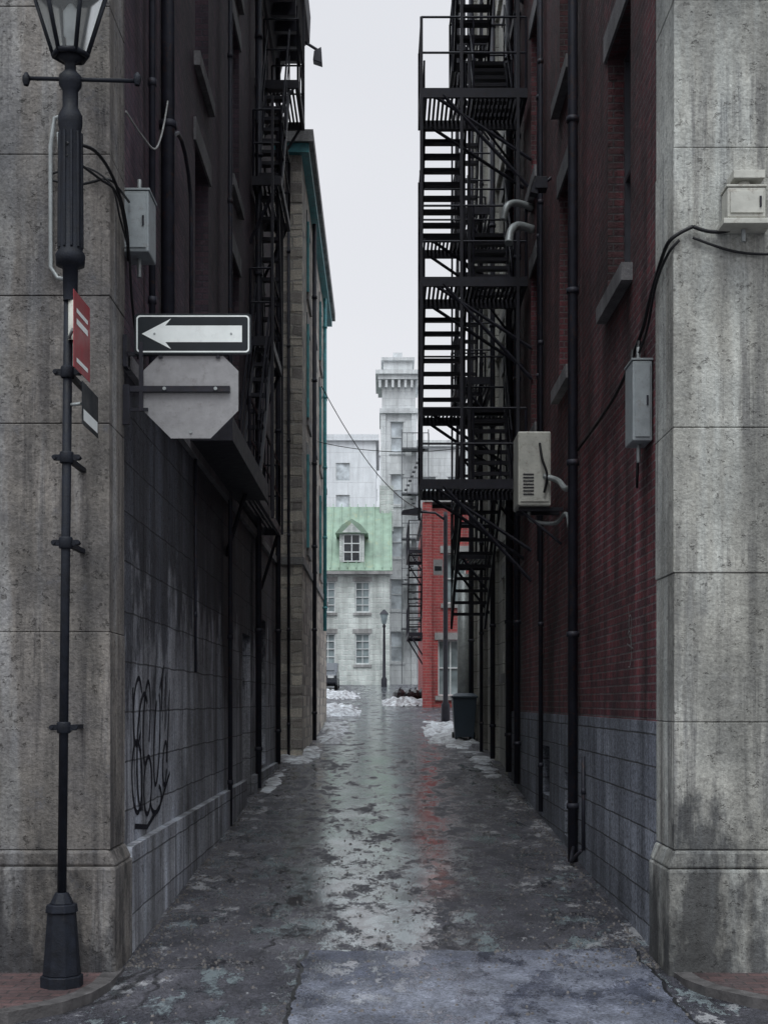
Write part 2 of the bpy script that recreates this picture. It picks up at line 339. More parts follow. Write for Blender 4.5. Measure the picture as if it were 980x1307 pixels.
# ------------------------------------------------------------------ ground
def sheet(name, xs, ys, zf, mat):
    v = [(x, y, zf(x, y)) for y in ys for x in xs]; n = len(xs); f = []
    for j in range(len(ys) - 1):
        for i in range(n - 1):
            f.append((j * n + i, j * n + i + 1, (j + 1) * n + i + 1, (j + 1) * n + i))
    me = bpy.data.meshes.new(name); me.from_pydata(v, [], f); me.materials.append(mat)
    me.polygons.foreach_set('use_smooth', [True] * len(f))
    o = bpy.data.objects.new(name, me); scn.collection.objects.link(o); return o
sheet('ground', [-600, -100, 100, 600], [-300, -20, 5, 10] + [10 + 2 * i for i in range(1, 38)] + [120, 900], lambda x, y: gz(y) - 0.08, GROUND)
xs = [-60, -20, -8] + [-4 + 0.2 * i for i in range(41)] + [8, 20, 60]
ys = [-14, -6, -1] + [0 + 0.25 * i for i in range(240)] + [62, 66, 70, 74, 78, 82, 90]
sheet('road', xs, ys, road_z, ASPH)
# repaired rectangle of newer paving at the alley mouth, ragged edge and tar seam
def patch_sheet(name, x0, x1, y0, y1, dz, mat, seed, grow=0.0):
    nx, ny = int((x1 - x0) / .06), int((y1 - y0) / .06); v = []; f = []
    for j in range(ny + 1):
        for i in range(nx + 1):
            x = x0 - grow + (x1 - x0 + 2 * grow) * i / nx; y = y0 - grow + (y1 - y0 + 2 * grow) * j / ny
            if i in (0, nx): x += .05 * noise.noise(Vector((y * 3, seed, 0))) + .02 * noise.noise(Vector((y * 14, seed, 0)))
            if j in (0, ny): y += .09 * noise.noise(Vector((x * 3, seed, 4))) + .04 * noise.noise(Vector((x * 12, seed, 4)))
            v.append((x, y, road_z(x, y) + dz))
    for j in range(ny):
        for i in range(nx):
            a = j * (nx + 1) + i; f.append((a, a + 1, a + nx + 2, a + nx + 1))
    me = bpy.data.meshes.new(name); me.from_pydata(v, [], f); me.materials.append(mat); me.polygons.foreach_set('use_smooth', [True] * len(f))
    o = bpy.data.objects.new(name, me); scn.collection.objects.link(o)
patch_sheet('tar_seam', -0.6, 2.0, 6.0, 11.25, 0.010, TAR, 2.0, 0.03)
patch_sheet('road_patch', -0.6, 2.0, 6.0, 11.25, 0.017, ASPH2, 2.0)

def sidewalk(name, pts, sgn):
    mb = MB(); ins = []
    for k, p in enumerate(pts):
        a = Vector(pts[max(k - 1, 0)]); c = Vector(pts[min(k + 1, len(pts) - 1)]); d = (c - a).normalized()
        nrm = Vector((d.y, -d.x)) * (1 if sgn < 0 else -1)
        ins.append(Vector(p) + nrm * 0.13)
    zt = 0.085
    for k in range(len(pts) - 1):
        a, b_ = pts[k], pts[k + 1]; c, d = ins[k], ins[k + 1]
        mb.poly([(a[0], a[1], zt), (b_[0], b_[1], zt), (d[0], d[1], zt), (c[0], c[1], zt)], GRANITE)
        mb.poly([(a[0], a[1], -0.15), (b_[0], b_[1], -0.15), (b_[0], b_[1], zt), (a[0], a[1], zt)], GRANITE)
    yb = 10.6
    poly = [(p[0], p[1], zt - 0.004) for p in ins] + [(pts[-1][0], yb, zt - 0.004), (ins[0][0], yb, zt - 0.004)]
    mb.poly(poly, PAVER)
    mb.obj(name, None, 0)
lp = [(-1.93, 10.5), (-1.93, 9.95), (-1.99, 9.6), (-2.12, 9.3), (-2.4, 9.0), (-2.9, 8.8), (-3.8, 8.7), (-60, 8.65)]
rp = [(2.14, 10.5), (2.17, 10.1), (2.26, 9.8), (2.5, 9.45), (2.9, 9.1), (3.5, 8.85), (4.3, 8.75), (60, 8.65)]
sidewalk('sidewalk', lp, -1)
sidewalk('sidewalk', rp, 1)

# ------------------------------------------------------------------ walls with real openings
def wall(wm, gm, axis, plane, out, u0, u1, z0, z1, ops, mat, depth=0.22, frame=FRAMED, glass=GLASS, sill=SILL, lintel=True, fw=0.05, mull=(1, 1), sd=0.07):
    def P(u, z, d):
        c = plane - out * d
        return (c, u, z) if axis == 'x' else (u, c, z)
    def bx(mb, a0, a1, b0, b1, d0, d1, m):
        c0, c1 = plane - out * d0, plane - out * d1
        if axis == 'x': mb.box(c0, c1, a0, a1, b0, b1, m)
        else: mb.box(a0, a1, c0, c1, b0, b1, m)
    us = sorted(set([u0, u1] + [min(max(o[i], u0), u1) for o in ops for i in (0, 1)]))
    zs = sorted(set([z0, z1] + [min(max(o[i], z0), z1) for o in ops for i in (2, 3)]))
    for a, b_ in zip(us, us[1:]):
        for c, d in zip(zs, zs[1:]):
            mu, mz = (a + b_) / 2, (c + d) / 2
            if any(o[0] < mu < o[1] and o[2] < mz < o[3] for o in ops): continue
            wm.poly([P(a, c, 0), P(b_, c, 0), P(b_, d, 0), P(a, d, 0)], mat)
    for o in ops:
        a, b_, c, d = o[:4]
        wm.poly([P(a, c, 0), P(a, d, 0), P(a, d, depth), P(a, c, depth)], mat)
        wm.poly([P(b_, c, 0), P(b_, d, 0), P(b_, d, depth), P(b_, c, depth)], mat)
        wm.poly([P(a, c, 0), P(b_, c, 0), P(b_, c, depth), P(a, c, depth)], mat)
        wm.poly([P(a, d, 0), P(b_, d, 0), P(b_, d, depth), P(a, d, depth)], mat)
        gm.poly([P(a, c, depth), P(b_, c, depth), P(b_, d, depth), P(a, d, depth)], glass)
        e = 0.004; f0, f1 = depth - 0.06, depth - 0.002
        bx(gm, a + e, a + fw, c + e, d - e, f0, f1, frame); bx(gm, b_ - fw, b_ - e, c + e, d - e, f0, f1, frame)
        bx(gm, a + fw, b_ - fw, c + e, c + fw, f0, f1, frame); bx(gm, a + fw, b_ - fw, d - fw, d - e, f0, f1, frame)
        nu, nz = mull
        for k in range(nu):
            cu = a + (b_ - a) * (k + 1) / (nu + 1); bx(gm, cu - 0.02, cu + 0.02, c + fw, d - fw, f0 + 0.01, f1, frame)
        for k in range(nz):
            cz = c + (d - c) * (k + 1) / (nz + 1); bx(gm, a + fw, b_ - fw, cz - 0.022, cz + 0.022, f0 + 0.005, f1, frame)
        if sill:
            bx(wm, a - 0.1, b_ + 0.1, c - 0.16, c - 0.003, -sd, 0.1, sill)
            if lintel: bx(wm, a - 0.12, b_ + 0.12, d + 0.003, d + 0.26, -0.025, 0.1, sill)

# ================================================================== LEFT BUILDING
LB = empty('brick_building')
wm, gm = MB(), MB()
XL = -2.08; YE = 27.0; HT = 15.0
lw = [(15.6, 16.8), (19.2, 20.4), (23.0, 24.2)]
ops = []
for z0, z1 in ((5.9, 8.3), (9.3, 11.6), (12.3, 14.0)):
    ops += [(a, b_, z0, z1) for a, b_ in lw]
wall(wm, gm, 'x', XL, 1, 10.9, YE, 4.8, HT, ops, BRICK_L, sill=SILLD)
wm.obj('brick_wall', LB)
gm.obj('upper_windows', LB)
wm, gm = MB(), MB()
door = [(20.6, 21.8, 0.3, 3.1), (23.6, 24.7, 1.0, 3.5)]
wall(wm, gm, 'x', -2.05, 1, 10.9, YE, -0.2, 4.8, door, STONE_L, sill=None, depth=0.35, mull=(0, 2))
wm.box(-2.45, -2.05 + 0.06, 11.003, YE - 0.02, 4.72, 4.84, SILLD)
wm.box(-2.4, -1.975, 11.063, 20.5, -0.2, 0.93, STONE_L)
wm.box(-2.4, -1.975, 21.9, YE - 0.02, -0.2, 0.93, STONE_L)
# end wall
wm.box(-14, -2.083, YE, YE + 0.02, -0.2, HT, BRICK_L)
wm.obj('stone_wall', LB)
gm.obj('door', LB)
# core, roof and cornice
c = MB()
c.box(-14, -2.5, 11.0, YE - 0.05, -0.2, HT - 0.02, CORE)
c.box(-14, -2.09, 10.7, YE - 0.03, HT - 0.01, HT + 0.2, ROOF)
c.obj('roof', LB)
c = MB()
c.prism([(-2.3, 14.3), (-2.02, 14.3), (-1.95, 14.6), (-1.72, 14.72), (-1.5, 15.0), (-1.42, 15.02), (-1.40, 15.55), (-1.5, 15.7), (-2.3, 15.75)], 'y', 10.2, YE + 0.55, CORN)
for k in range(28):
    y = 10.8 + k * 0.6
    c.box(-2.0, -1.55, y, y + 0.14, 14.45, 14.98, CORN)
# floodlight on the end of the gutter
c.tube((-1.5, YE + 0.3, 14.95), (-1.26, YE + 0.3, 14.8), 0.03, CORN)
c.hexa([(-1.34, YE + .2, 14.56), (-1.16, YE + .2, 14.50), (-1.16, YE + .4, 14.50), (-1.34, YE + .4, 14.56)],
       [(-1.32, YE + .2, 14.74), (-1.18, YE + .2, 14.82), (-1.18, YE + .4, 14.82), (-1.32, YE + .4, 14.74)], CORN)
c.obj('cornice', LB, 0.01)
# pier at the street corner (stacked courses)
def pier(parent, name, x0, x1, y0, y1, mat, ztop, inner, zj, seed=0):
    random.seed(seed); p = MB()
    for a, b_ in zip(zj, zj[1:]):
        e = random.uniform(-.004, .004)
        p.box(x0 + e, x1 - e, y0 + e, y1, a + 0.002, b_ - 0.002, mat)
    p.obj(name, parent, 0.007)
    p = MB()
    p.box(x0 + 0.02, x1 - 0.02, y0 + 0.02, y1, -0.2, ztop, SILLD)
    p.obj(name + '_core', parent)
zj = [0.98, 2.6, 4.15, 5.1, 6.15, 7.25, 8.4]
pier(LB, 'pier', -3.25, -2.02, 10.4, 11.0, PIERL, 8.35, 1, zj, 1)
p = MB(); p.box(-3.3, -1.965, 10.33, 11.06, -0.2, 0.86, PIERL); p.prism([(-3.3, 0.862), (-1.965, 0.862), (-2.02, 0.978), (-3.25, 0.978)], 'y', 10.36, 11.02, PIERL)
p.obj('plinth', LB, 0.02)
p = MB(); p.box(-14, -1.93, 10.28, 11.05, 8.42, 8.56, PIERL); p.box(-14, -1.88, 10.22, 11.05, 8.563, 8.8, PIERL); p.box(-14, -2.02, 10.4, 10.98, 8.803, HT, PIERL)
p.obj('string_course', LB, 0.015)
wm, gm = MB(), MB()
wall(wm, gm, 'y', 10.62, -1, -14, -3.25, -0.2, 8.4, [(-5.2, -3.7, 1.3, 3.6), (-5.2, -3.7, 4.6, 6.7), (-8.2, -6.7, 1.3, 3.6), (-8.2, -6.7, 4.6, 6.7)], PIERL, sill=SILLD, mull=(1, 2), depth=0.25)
wm.box(-14, -3.3, 10.5, 10.7, -0.2, 0.9, PIERL)
wm.obj('street_front', LB); gm.obj('front_windows', LB)
# drainpipes and conduits
p = MB()
def pipe_y(p, x, y, z0, z1, r=0.05, m=PIPE, sgn=1):
    p.tube((x, y, z0), (x, y, z1), r, m, 10)
    z = z0 + 0.6
    while z < z1:
        p.tube((x, y, z), (x, y, z + 0.06), r * 1.3, m, 10); z += 1.9
pipe_y(p, -2.0, 13.1, 4.95, 14.4, 0.065)
pipe_y(p, -2.0, 12.2, 4.95, 14.4, 0.03)
pipe_y(p, -1.98, 18.3, 0.4, 14.3, 0.03)
pipe_y(p, -1.97, 22.4, 0.7, 14.3, 0.05)
pipe_y(p, -1.97, 26.6, 0.9, 14.3, 0.05)
pipe_y(p, -2.02, 15.2, 2.4, 4.8, 0.015)
# hooked conduit
arch = [(-2.0, 13.3, 4.9), (-2.0, 13.3, 7.2)] + [(-2.0, 14.0 - 0.7 * math.cos(t), 7.2 + 0.5 * math.sin(t)) for t in [math.pi * k / 8 for k in range(1, 8)]] + [(-2.0, 14.7, 7.2), (-2.0, 14.7, 5.0)]
p.path(arch, 0.022, PIPE)
p.obj('drainpipes', LB)
# graffiti, thin sprayed line on the stone
def ribbon(mb, pts, w, x, m):
    pts = [Vector(q) for q in pts]; L = []
    for k, q in enumerate(pts):
        d = (pts[min(k + 1, len(pts) - 1)] - pts[max(k - 1, 0)]).normalized(); n_ = Vector((-d.y, d.x)) * w / 2
        L.append((q + n_, q - n_))
    for a, b_ in zip(L, L[1:]):
        mb.poly([(x, a[0].x, a[0].y), (x, b_[0].x, b_[0].y), (x, b_[1].x, b_[1].y), (x, a[1].x, a[1].y)], m)
p = MB()
def loop(cy, cz, ry, rz, a0, a1, tilt=0.0, n=24):
    out = []
    for k in range(n + 1):
        t = a0 + (a1 - a0) * k / n; u = ry * math.cos(t); v = rz * math.sin(t)
        out.append((cy + u + v * tilt, cz + v))
    return out
G = [loop(11.75, 2.0, .20, .28, 0.6, 5.6, .15), loop(11.72, 1.45, .24, .30, 1.9, 8.0, -.1), loop(12.2, 1.9, .17, .36, -.5, 5.2, .2),
     loop(12.25, 1.35, .2, .25, 0, 6.3, .1), loop(12.75, 1.75, .16, .42, 2.2, 7.6, .2), loop(12.7, 1.2, .3, .12, 3.0, 7.4, .1),
     [(13.0, 2.3), (13.05, 1.9), (13.25, 2.35), (13.2, 1.8), (13.5, 2.2), (13.35, 1.6)], [(11.6, 1.05), (12.2, 0.99), (12.9, 1.12), (13.5, 1.4)],
     [(12.9, 2.2), (13.1, 2.42), (13.0, 2.0)], loop(13.2, 1.5, .12, .2, 0, 6, .2), [(11.5, 2.2), (11.62, 1.2), (11.8, 2.25), (11.95, 1.15)], loop(12.0, 1.65, .3, .5, 1, 4.5, .1)]
for i, q in enumerate(G): ribbon(p, q, 0.045, -2.046 + .0004 * i, PAINTB)
p.obj('graffiti', LB, fix=False)

# ================================================================== RIGHT BUILDING
RB = empty('brick_building')
wm, gm = MB(), MB(); XR = 2.20; YR = 24.2; HR = 20.0
ops = []
for z0, z1 in ((5.95, 8.35), (9.5, 11.9), (13.1, 15.4), (16.6, 18.6)):
    ops += [(a, a + 1.25, z0, z1) for a in (12.4, 16.1, 19.4, 22.4)]
wall(wm, gm, 'x', XR, -1, 10.9, YR, 1.92, HR, ops, BRICK_R, sill=SILLD, sd=0.1)
wm.box(XR + 0.003, 16, YR, YR + 0.02, -0.2, HR, BRICK_R)
wm.obj('brick_wall', RB); gm.obj('upper_windows', RB)
wm, gm = MB(), MB()
wall(wm, gm, 'x', 2.175, -1, 10.9, YR, -0.2, 1.90, [(15.9, 16.7, 0.5, 1.25), (18.2, 19.4, 0.85, 1.5)], STONE_R, sill=None, mull=(2, 0), depth=0.3)
wm.box(2.175, 2.4, 11.11, YR, 1.9, 1.925, STONE_R)
wm.obj('stone_base', RB); gm.obj('basement_windows', RB)
c = MB(); c.box(2.7, 16, 11.0, YR - 0.05, -0.2, HR - 0.03, CORE); c.box(2.21, 16, 10.7, YR - 0.03, HR - 0.02, HR + 0.2, ROOF)
c.obj('roof', RB)
c = MB(); c.prism([(2.5, 19.2), (2.15, 19.2), (2.05, 19.6), (1.7, 19.9), (1.7, 20.4), (2.5, 20.5)], 'y', 10.2, YR, CORN); c.obj('cornice', RB)
zj = [0.98, 1.93, 3.04, 4.12, 6.2, 7.3, 8.4]
pier(RB, 'pier', 2.165, 3.4, 10.4, 11.08, PIER, 8.35, 1, zj, 2)
p = MB(); p.box(2.115, 3.45, 10.33, 11.11, -0.2, 0.84, PIER); p.prism([(2.115, 0.842), (3.45, 0.842), (3.4, 0.975), (2.165, 0.975)], 'y', 10.36, 11.1, PIER)
p.obj('plinth', RB, 0.02)
p = MB(); p.box(2.08, 16, 10.28, 11.1, 8.42, 8.56, PIER); p.box(2.03, 16, 10.22, 11.1, 8.563, 8.8, PIER); p.box(2.17, 16, 10.4, 11.05, 8.803, HR, PIER)
p.obj('string_course', RB, 0.015)
wm, gm = MB(), MB()
wall(wm, gm, 'y', 10.62, -1, 3.4, 16, -0.2, 8.4, [(3.85, 5.4, 1.3, 3.6), (3.85, 5.4, 4.6, 6.7), (6.9, 8.4, 1.3, 3.6), (6.9, 8.4, 4.6, 6.7)], PIER, sill=SILL, mull=(1, 2), depth=0.25)
wm.box(3.45, 16, 10.5, 10.7, -0.2, 0.9, PIER)
wm.obj('street_front', RB); gm.obj('front_windows', RB)
p = MB()
pipe_y(p, 2.11, 15.5, 0.3, 19.3, 0.055)
pipe_y(p, 2.14, 18.9, 0.6, 19.3, 0.03)
pipe_y(p, 2.14, 19.1, 4.0, 19.3, 0.03)
pipe_y(p, 2.11, 21.9, 0.8, 19.3, 0.05)
pipe_y(p, 2.14, 14.9, 0.5, 1.5, 0.02)
pipe_y(p, 2.14, 23.6, 0.9, 19.3, 0.06)
p.path([(2.12, 15.5, 0.5), (2.05, 15.2, 0.35), (2.12, 14.9, 0.5)], 0.02, PIPE)
p.obj('drainpipes', RB)
# small tag on brick
p = MB()
for q in (loop(12.4, 2.75, .08, .1, 0, 6.2), [(12.25, 2.55), (12.55, 2.6)], [(12.3, 2.45), (12.5, 2.95)], loop(12.45, 2.55, .12, .16, 1, 5)): ribbon(p, q, 0.014, 2.195, SILL)
p.obj('graffiti', RB, fix=False)

# ================================================================== second row on the right
SB = empty('stone_building')
wm, gm = MB(), MB()
ops = []
for z0, z1 in ((2.6, 4.4), (5.9, 8.2), (9.2, 11.5), (12.5, 14.8), (15.8, 18.0)):
    ops += [(a, a + 1.1, z0, z1) for a in (25.2, 28.0, 31.0)]
wall(wm, gm, 'x', 2.27, -1, YR + 0.03, 34.4, 0.2, 20.4, ops, BEIGE, sill=SILL)
for y in (24.4, 27.2, 30.1, 33.4): wm.box(2.18, 2.275, y, y + 0.45, 0.2, 19.6, BEIGE)
for z in (5.0, 8.7, 12.0, 15.3): wm.box(2.2, 2.28, YR + 0.05, 34.35, z, z + 0.2, BEIGE)
wm.box(2.273, 16, 34.4, 34.42, 0.2, 20.4, BEIGE)
wm.obj('walls', SB); gm.obj('windows', SB)
c = MB(); c.box(2.7, 16, YR + 0.05, 34.3, 0.2, 20.38, CORE); c.box(2.3, 16, YR + 0.05, 34.38, 20.4, 20.5, ROOF)
c.box(1.85, 2.5, YR + 0.05, 34.7, 19.7, 20.6, CORN); c.obj('roof', SB)
p = MB()
for y, r in ((26.6, .05), (29.6, .04), (33.0, .06)): pipe_y(p, 2.1, y, 1.0, 19.5, r)
p.tube((2.0, 34.2, 1.2), (2.0, 34.2, 5.2), 0.16, GALV, 12)
p.obj('drainpipes', SB)

# ================================================================== rubble stone building, left, beyond
TB = empty('stone_building')
wm, gm = MB(), MB(); X2 = -1.62; Y2 = 28.2; Y3 = 41.0; H2 = 13.1
ops = []
for z0, z1 in ((5.4, 7.4), (8.2, 10.2), (10.9, 12.4)): ops += [(a, a + 1.2, z0, z1) for a in (30.2, 33.2, 36.2, 39.0)]
wall(wm, gm, 'x', X2, 1, Y2, Y3, 0.4, H2, ops, RUBBLE, frame=TEAL, fw=0.12, depth=0.12, sill=SILL, sd=0.05)
for o in ops: gm.box(X2 + 0.01, X2 + 0.06, o[0] - 0.14, o[0] - 0.03, o[2], o[3], TEAL)
wall(wm, gm, 'y', Y2, -1, -12, X2, 0.4, H2, [], RUBBLE)
for k in range(22):   # corner quoins
    z = 0.6 + k * 0.55
    wm.box(X2 - (0.5 if k % 2 else 0.3), X2 + 0.015, Y2 - 0.015, Y2 + (0.3 if k % 2 else 0.5), z, z + 0.53, RUBBLE)
wm.box(-12, X2 - 0.003, Y3, Y3 + 0.02, 0.4, H2, RUBBLE)
wm.box(-12, X2 + 0.05, Y2 - 0.06, Y3 + 0.05, 5.0 - 0.15, 5.0, SILL)
wm.obj('walls', TB); gm.obj('windows', TB)
c = MB(); c.box(-12, X2 - 0.35, Y2 + 0.1, Y3 - 0.05, 0.4, H2 - 0.02, CORE)
c.box(-12, X2 + 0.16, Y2 - 0.16, Y3 + 0.1, H2, H2 + 0.18, TEAL); c.box(-12, X2 + 0.25, Y2 - 0.25, Y3 + 0.2, H2 + 0.183, H2 + 0.42, SILL)
c.obj('roof', TB)
p = MB(); pipe_y(p, X2 + 0.08, 32.0, 1.2, 13, 0.05); pipe_y(p, X2 + 0.08, 37.9, 4, 13, 0.05, TEAL); pipe_y(p, X2 - 0.25, Y2 - 0.08, 1.0, 13, 0.03); p.obj('drainpipes', TB)

# ================================================================== far red brick building (right)
FB = empty('brick_building')
wm, gm = MB(), MB()
wall(wm, gm, 'y', 50, -1, 1.6, 12, 1.4, 9.0, [(2.2, 3.0, 5.6, 7.4), (2.0, 2.9, 2.3, 4.3)], BRICK_F, frame=FRAMEW, glass=GLASSF)
wall(wm, gm, 'x', 1.6, -1, 50, 62, 1.4, 9.0, [(52, 53.1, 5.6, 7.4), (55, 56.1, 5.6, 7.4), (58, 59.1, 5.6, 7.4)], BRICK_F, frame=FRAMEW, glass=GLASSF)
wm.box(1.45, 1.78, 49.85, 50.2, 1.4, 9.2, BRICK_F); wm.box(1.5, 12, 49.8, 62, 9.203, 9.45, SILL)
wm.box(1.7, 12, 50.6, 61.9, 1.4, 9.19, CORE)
wm.obj('walls', FB); gm.obj('windows', FB)

# ================================================================== house with green copper roof
HB = empty('stone_house')
wm, gm = MB(), MB()
ho = [(a, a + 0.87, z, z + 1.8) for z in (4.25, 7.25) for a in (-6.4, -4.9, -3.55, -1.56)]
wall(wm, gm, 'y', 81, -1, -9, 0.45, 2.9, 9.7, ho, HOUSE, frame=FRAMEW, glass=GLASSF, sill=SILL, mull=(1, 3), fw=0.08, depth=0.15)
wall(wm, gm, 'x', 0.45, 1, 81, 91, 2.9, 9.7, [], HOUSE)
wm.poly([(0.45, 81, 9.7), (0.45, 91, 9.7), (0.45, 86, 13.95)], HOUSE); wm.poly([(-9, 81, 9.7), (-9, 91, 9.7), (-9, 86, 13.95)], HOUSE)
wm.box(-9, 0.3, 81.5, 90.8, 2.9, 9.68, CORE)
wm.obj('walls', HB); gm.obj('windows', HB)
r = MB()
def slab(p0, p1, p2, p3, th, m):
    n_ = (Vector(p1) - Vector(p0)).cross(Vector(p3) - Vector(p0)).normalized() * th
    r.hexa([p0, p1, p2, p3], [tuple(Vector(q) + n_) for q in (p0, p1, p2, p3)], m)
slab((-9.2, 80.7, 9.6), (0.6, 80.7, 9.6), (0.6, 86, 14.0), (-9.2, 86, 14.0), 0.08, COPPER)
slab((0.6, 91.3, 9.6), (-9.2, 91.3, 9.6), (-9.2, 86, 14.0), (0.6, 86, 14.0), 0.08, COPPER)
for k in range(20):
    x = -9.0 + k * 0.5
    r.hexa([(x, 80.7, 9.7), (x + .05, 80.7, 9.7), (x + .05, 86, 14.1), (x, 86, 14.1)], [(x, 80.7, 9.84), (x + .05, 80.7, 9.84), (x + .05, 86, 14.25), (x, 86, 14.25)], COPPER)
r.box(-9.2, 0.62, 80.6, 80.95, 9.45, 9.62, SILL)
r.box(-0.15, 0.7, 85.4, 86.6, 12.5, 15.3, HOUSE)
r.obj('copper_roof', HB)
d = MB()
for cx in (-1.75, -5.6):
    d.box(cx - .72, cx + .72, 81.3, 84, 10.15, 11.85, HOUSE)
    d.box(cx - .45, cx + .45, 81.26, 81.3, 10.3, 11.75, GLASS)
    for q in (-.5, -.03, .44): d.box(cx + q, cx + q + .06, 81.22, 81.29, 10.25, 11.8, FRAMEW)
    for z in (10.22, 10.75, 11.25, 11.76): d.box(cx - .5, cx + .5, 81.21, 81.27, z, z + .06, FRAMEW)
    d.prism([(cx - .95, 11.85), (cx + .95, 11.85), (cx + .55, 12.35), (cx, 12.7), (cx - .55, 12.35)], 'y', 81.05, 85.2, COPPER)
    d.prism([(cx - .55, 11.9), (cx + .55, 11.9), (cx, 12.45)], 'y', 81.03, 81.06, HOUSE)
d.obj('dormers', HB)

# ================================================================== tall limestone tower block with a lower wing
AB = empty('apartment_building')
wm, gm = MB(), MB()
ops = [(a, a + 0.8, z, z + 1.9) for z in (4.6, 7.9, 11.2, 14.5, 17.8) for a in (0.55,)]
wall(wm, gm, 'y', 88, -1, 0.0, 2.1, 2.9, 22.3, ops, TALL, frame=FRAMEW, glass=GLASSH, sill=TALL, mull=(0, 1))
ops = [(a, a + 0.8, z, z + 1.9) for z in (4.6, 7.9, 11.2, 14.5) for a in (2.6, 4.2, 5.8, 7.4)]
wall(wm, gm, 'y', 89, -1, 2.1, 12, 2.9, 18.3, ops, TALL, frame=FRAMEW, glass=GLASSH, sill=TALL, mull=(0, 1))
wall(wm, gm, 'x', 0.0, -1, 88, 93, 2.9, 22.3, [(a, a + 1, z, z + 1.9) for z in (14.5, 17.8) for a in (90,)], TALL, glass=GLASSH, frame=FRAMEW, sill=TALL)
wm.box(0.3, 2.09, 88.6, 93, 2.9, 22.28, TALL); wm.box(2.2, 12, 89.5, 99, 2.9, 18.28, TALL); wm.box(2.05, 12.2, 88.8, 99.2, 18.303, 18.7, TALL)
for x in (-0.08, 1.85): wm.box(x, x + .32, 87.85, 88.02, 2.9, 20.19, TALL)
wm.box(-0.15, 2.25, 87.75, 93, 20.2, 20.5, TALL); wm.box(-0.25, 2.35, 87.6, 93, 22.3, 22.6, TALL); wm.box(-0.4, 2.5, 87.45, 93.2, 22.603, 22.85, TALL)
wm.box(0.1, 1.9, 87.9, 92, 22.853, 23.5, TALL); wm.box(-0.05, 2.05, 87.75, 92.2, 23.503, 23.7, TALL); wm.box(.7, 1.3, 89, 90, 23.703, 24.3, TALL)
for x in [-.2 + .4 * k for k in range(7)]: wm.box(x, x + .15, 87.65, 87.99, 21.8, 22.297, TALL)
wm.obj('walls', AB); gm.obj('windows', AB)
f = MB()
for k in range(5):
    z = 6.6 + k * 2.8
    f.box(1.2, 2.9, 86.8, 87.84, z, z + 0.08, IRONH)
    for x in [1.2 + .34 * j for j in range(6)]: f.box(x, x + .03, 86.8, 86.83, z, z + 0.95, IRONH)
    f.box(1.2, 2.9, 86.79, 86.84, z + .95, z + 1.0, IRONH)
    if k < 4:
        for j in range(10):
            x = 1.4 + 1.2 * j / 10 if k % 2 else 2.7 - 1.2 * j / 10
            f.box(x, x + .2, 86.9, 87.6, z + .28 * (j + 1), z + .28 * (j + 1) + .05, IRONH)
for x in (1.2, 2.85): f.box(x, x + .06, 86.85, 86.92, 3.2, 19, IRONH)
f.obj('fire_escape', AB)

# distant office blocks
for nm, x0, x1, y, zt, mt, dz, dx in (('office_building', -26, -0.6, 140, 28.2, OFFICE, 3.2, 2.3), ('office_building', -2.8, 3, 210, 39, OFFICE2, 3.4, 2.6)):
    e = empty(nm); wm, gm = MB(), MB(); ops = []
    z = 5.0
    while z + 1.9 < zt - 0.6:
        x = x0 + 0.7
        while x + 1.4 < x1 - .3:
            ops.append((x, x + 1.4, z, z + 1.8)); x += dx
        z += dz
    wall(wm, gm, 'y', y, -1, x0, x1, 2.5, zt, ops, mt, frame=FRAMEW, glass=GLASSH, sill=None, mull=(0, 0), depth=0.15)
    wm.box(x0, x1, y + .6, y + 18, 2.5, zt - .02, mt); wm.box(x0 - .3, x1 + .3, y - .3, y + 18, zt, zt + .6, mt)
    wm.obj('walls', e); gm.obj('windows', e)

# ================================================================== fire escapes
def platform(mb, x0, x1, y0, y1, z, rails='', wallx=None, brace=True, slat=True, bal=.55):
    mb.box(x0, x1, y0, y0 + .05, z - .14, z, IRON); mb.box(x0, x1, y1 - .05, y1, z - .14, z, IRON)
    mb.box(x0, x0 + .05, y0 + .051, y1 - .051, z - .14, z - .002, IRON); mb.box(x1 - .05, x1, y0 + .051, y1 - .051, z - .14, z - .002, IRON)
    x = x0 + .08
    while x < x1 - .06:
        mb.box(x, x + .035, y0 + .05, y1 - .05, z - .035, z - .004, IRON); x += .065
    H = 1.05
    def rail(p, q):
        p, q = Vector(p), Vector(q); L = (q - p).length; n_ = max(1, int(L / bal))
        for h in (H, H * .5): mb.tube(p + Vector((0, 0, h)), q + Vector((0, 0, h)), .018, IRON, 5)
        for k in range(n_ + 1):
            c_ = p.lerp(q, k / n_); r_ = .02 if k in (0, n_) else .011
            mb.tube(c_, c_ + Vector((0, 0, H)), r_, IRON, 4)
    if 'n' in rails: rail((x0 + .02, y0 + .02, z), (x1 - .02, y0 + .02, z))
    if 'f' in rails: rail((x0 + .02, y1 - .02, z), (x1 - .02, y1 - .02, z))
    if 'a' in rails: rail((x0 + .02, y0 + .02, z), (x0 + .02, y1 - .02, z))
    if 'b' in rails: rail((x1 - .02, y0 + .02, z), (x1 - .02, y1 - .02, z))
    if brace and wallx is not None:
        ox = x0 if abs(x0 - wallx) > abs(x1 - wallx) else x1
        for y in (y0 + .03, y1 - .03):
            mb.tube((ox + (wallx - ox) * .12, y, z - .1), (wallx, y, z - 1.05), .028, IRON, 5)
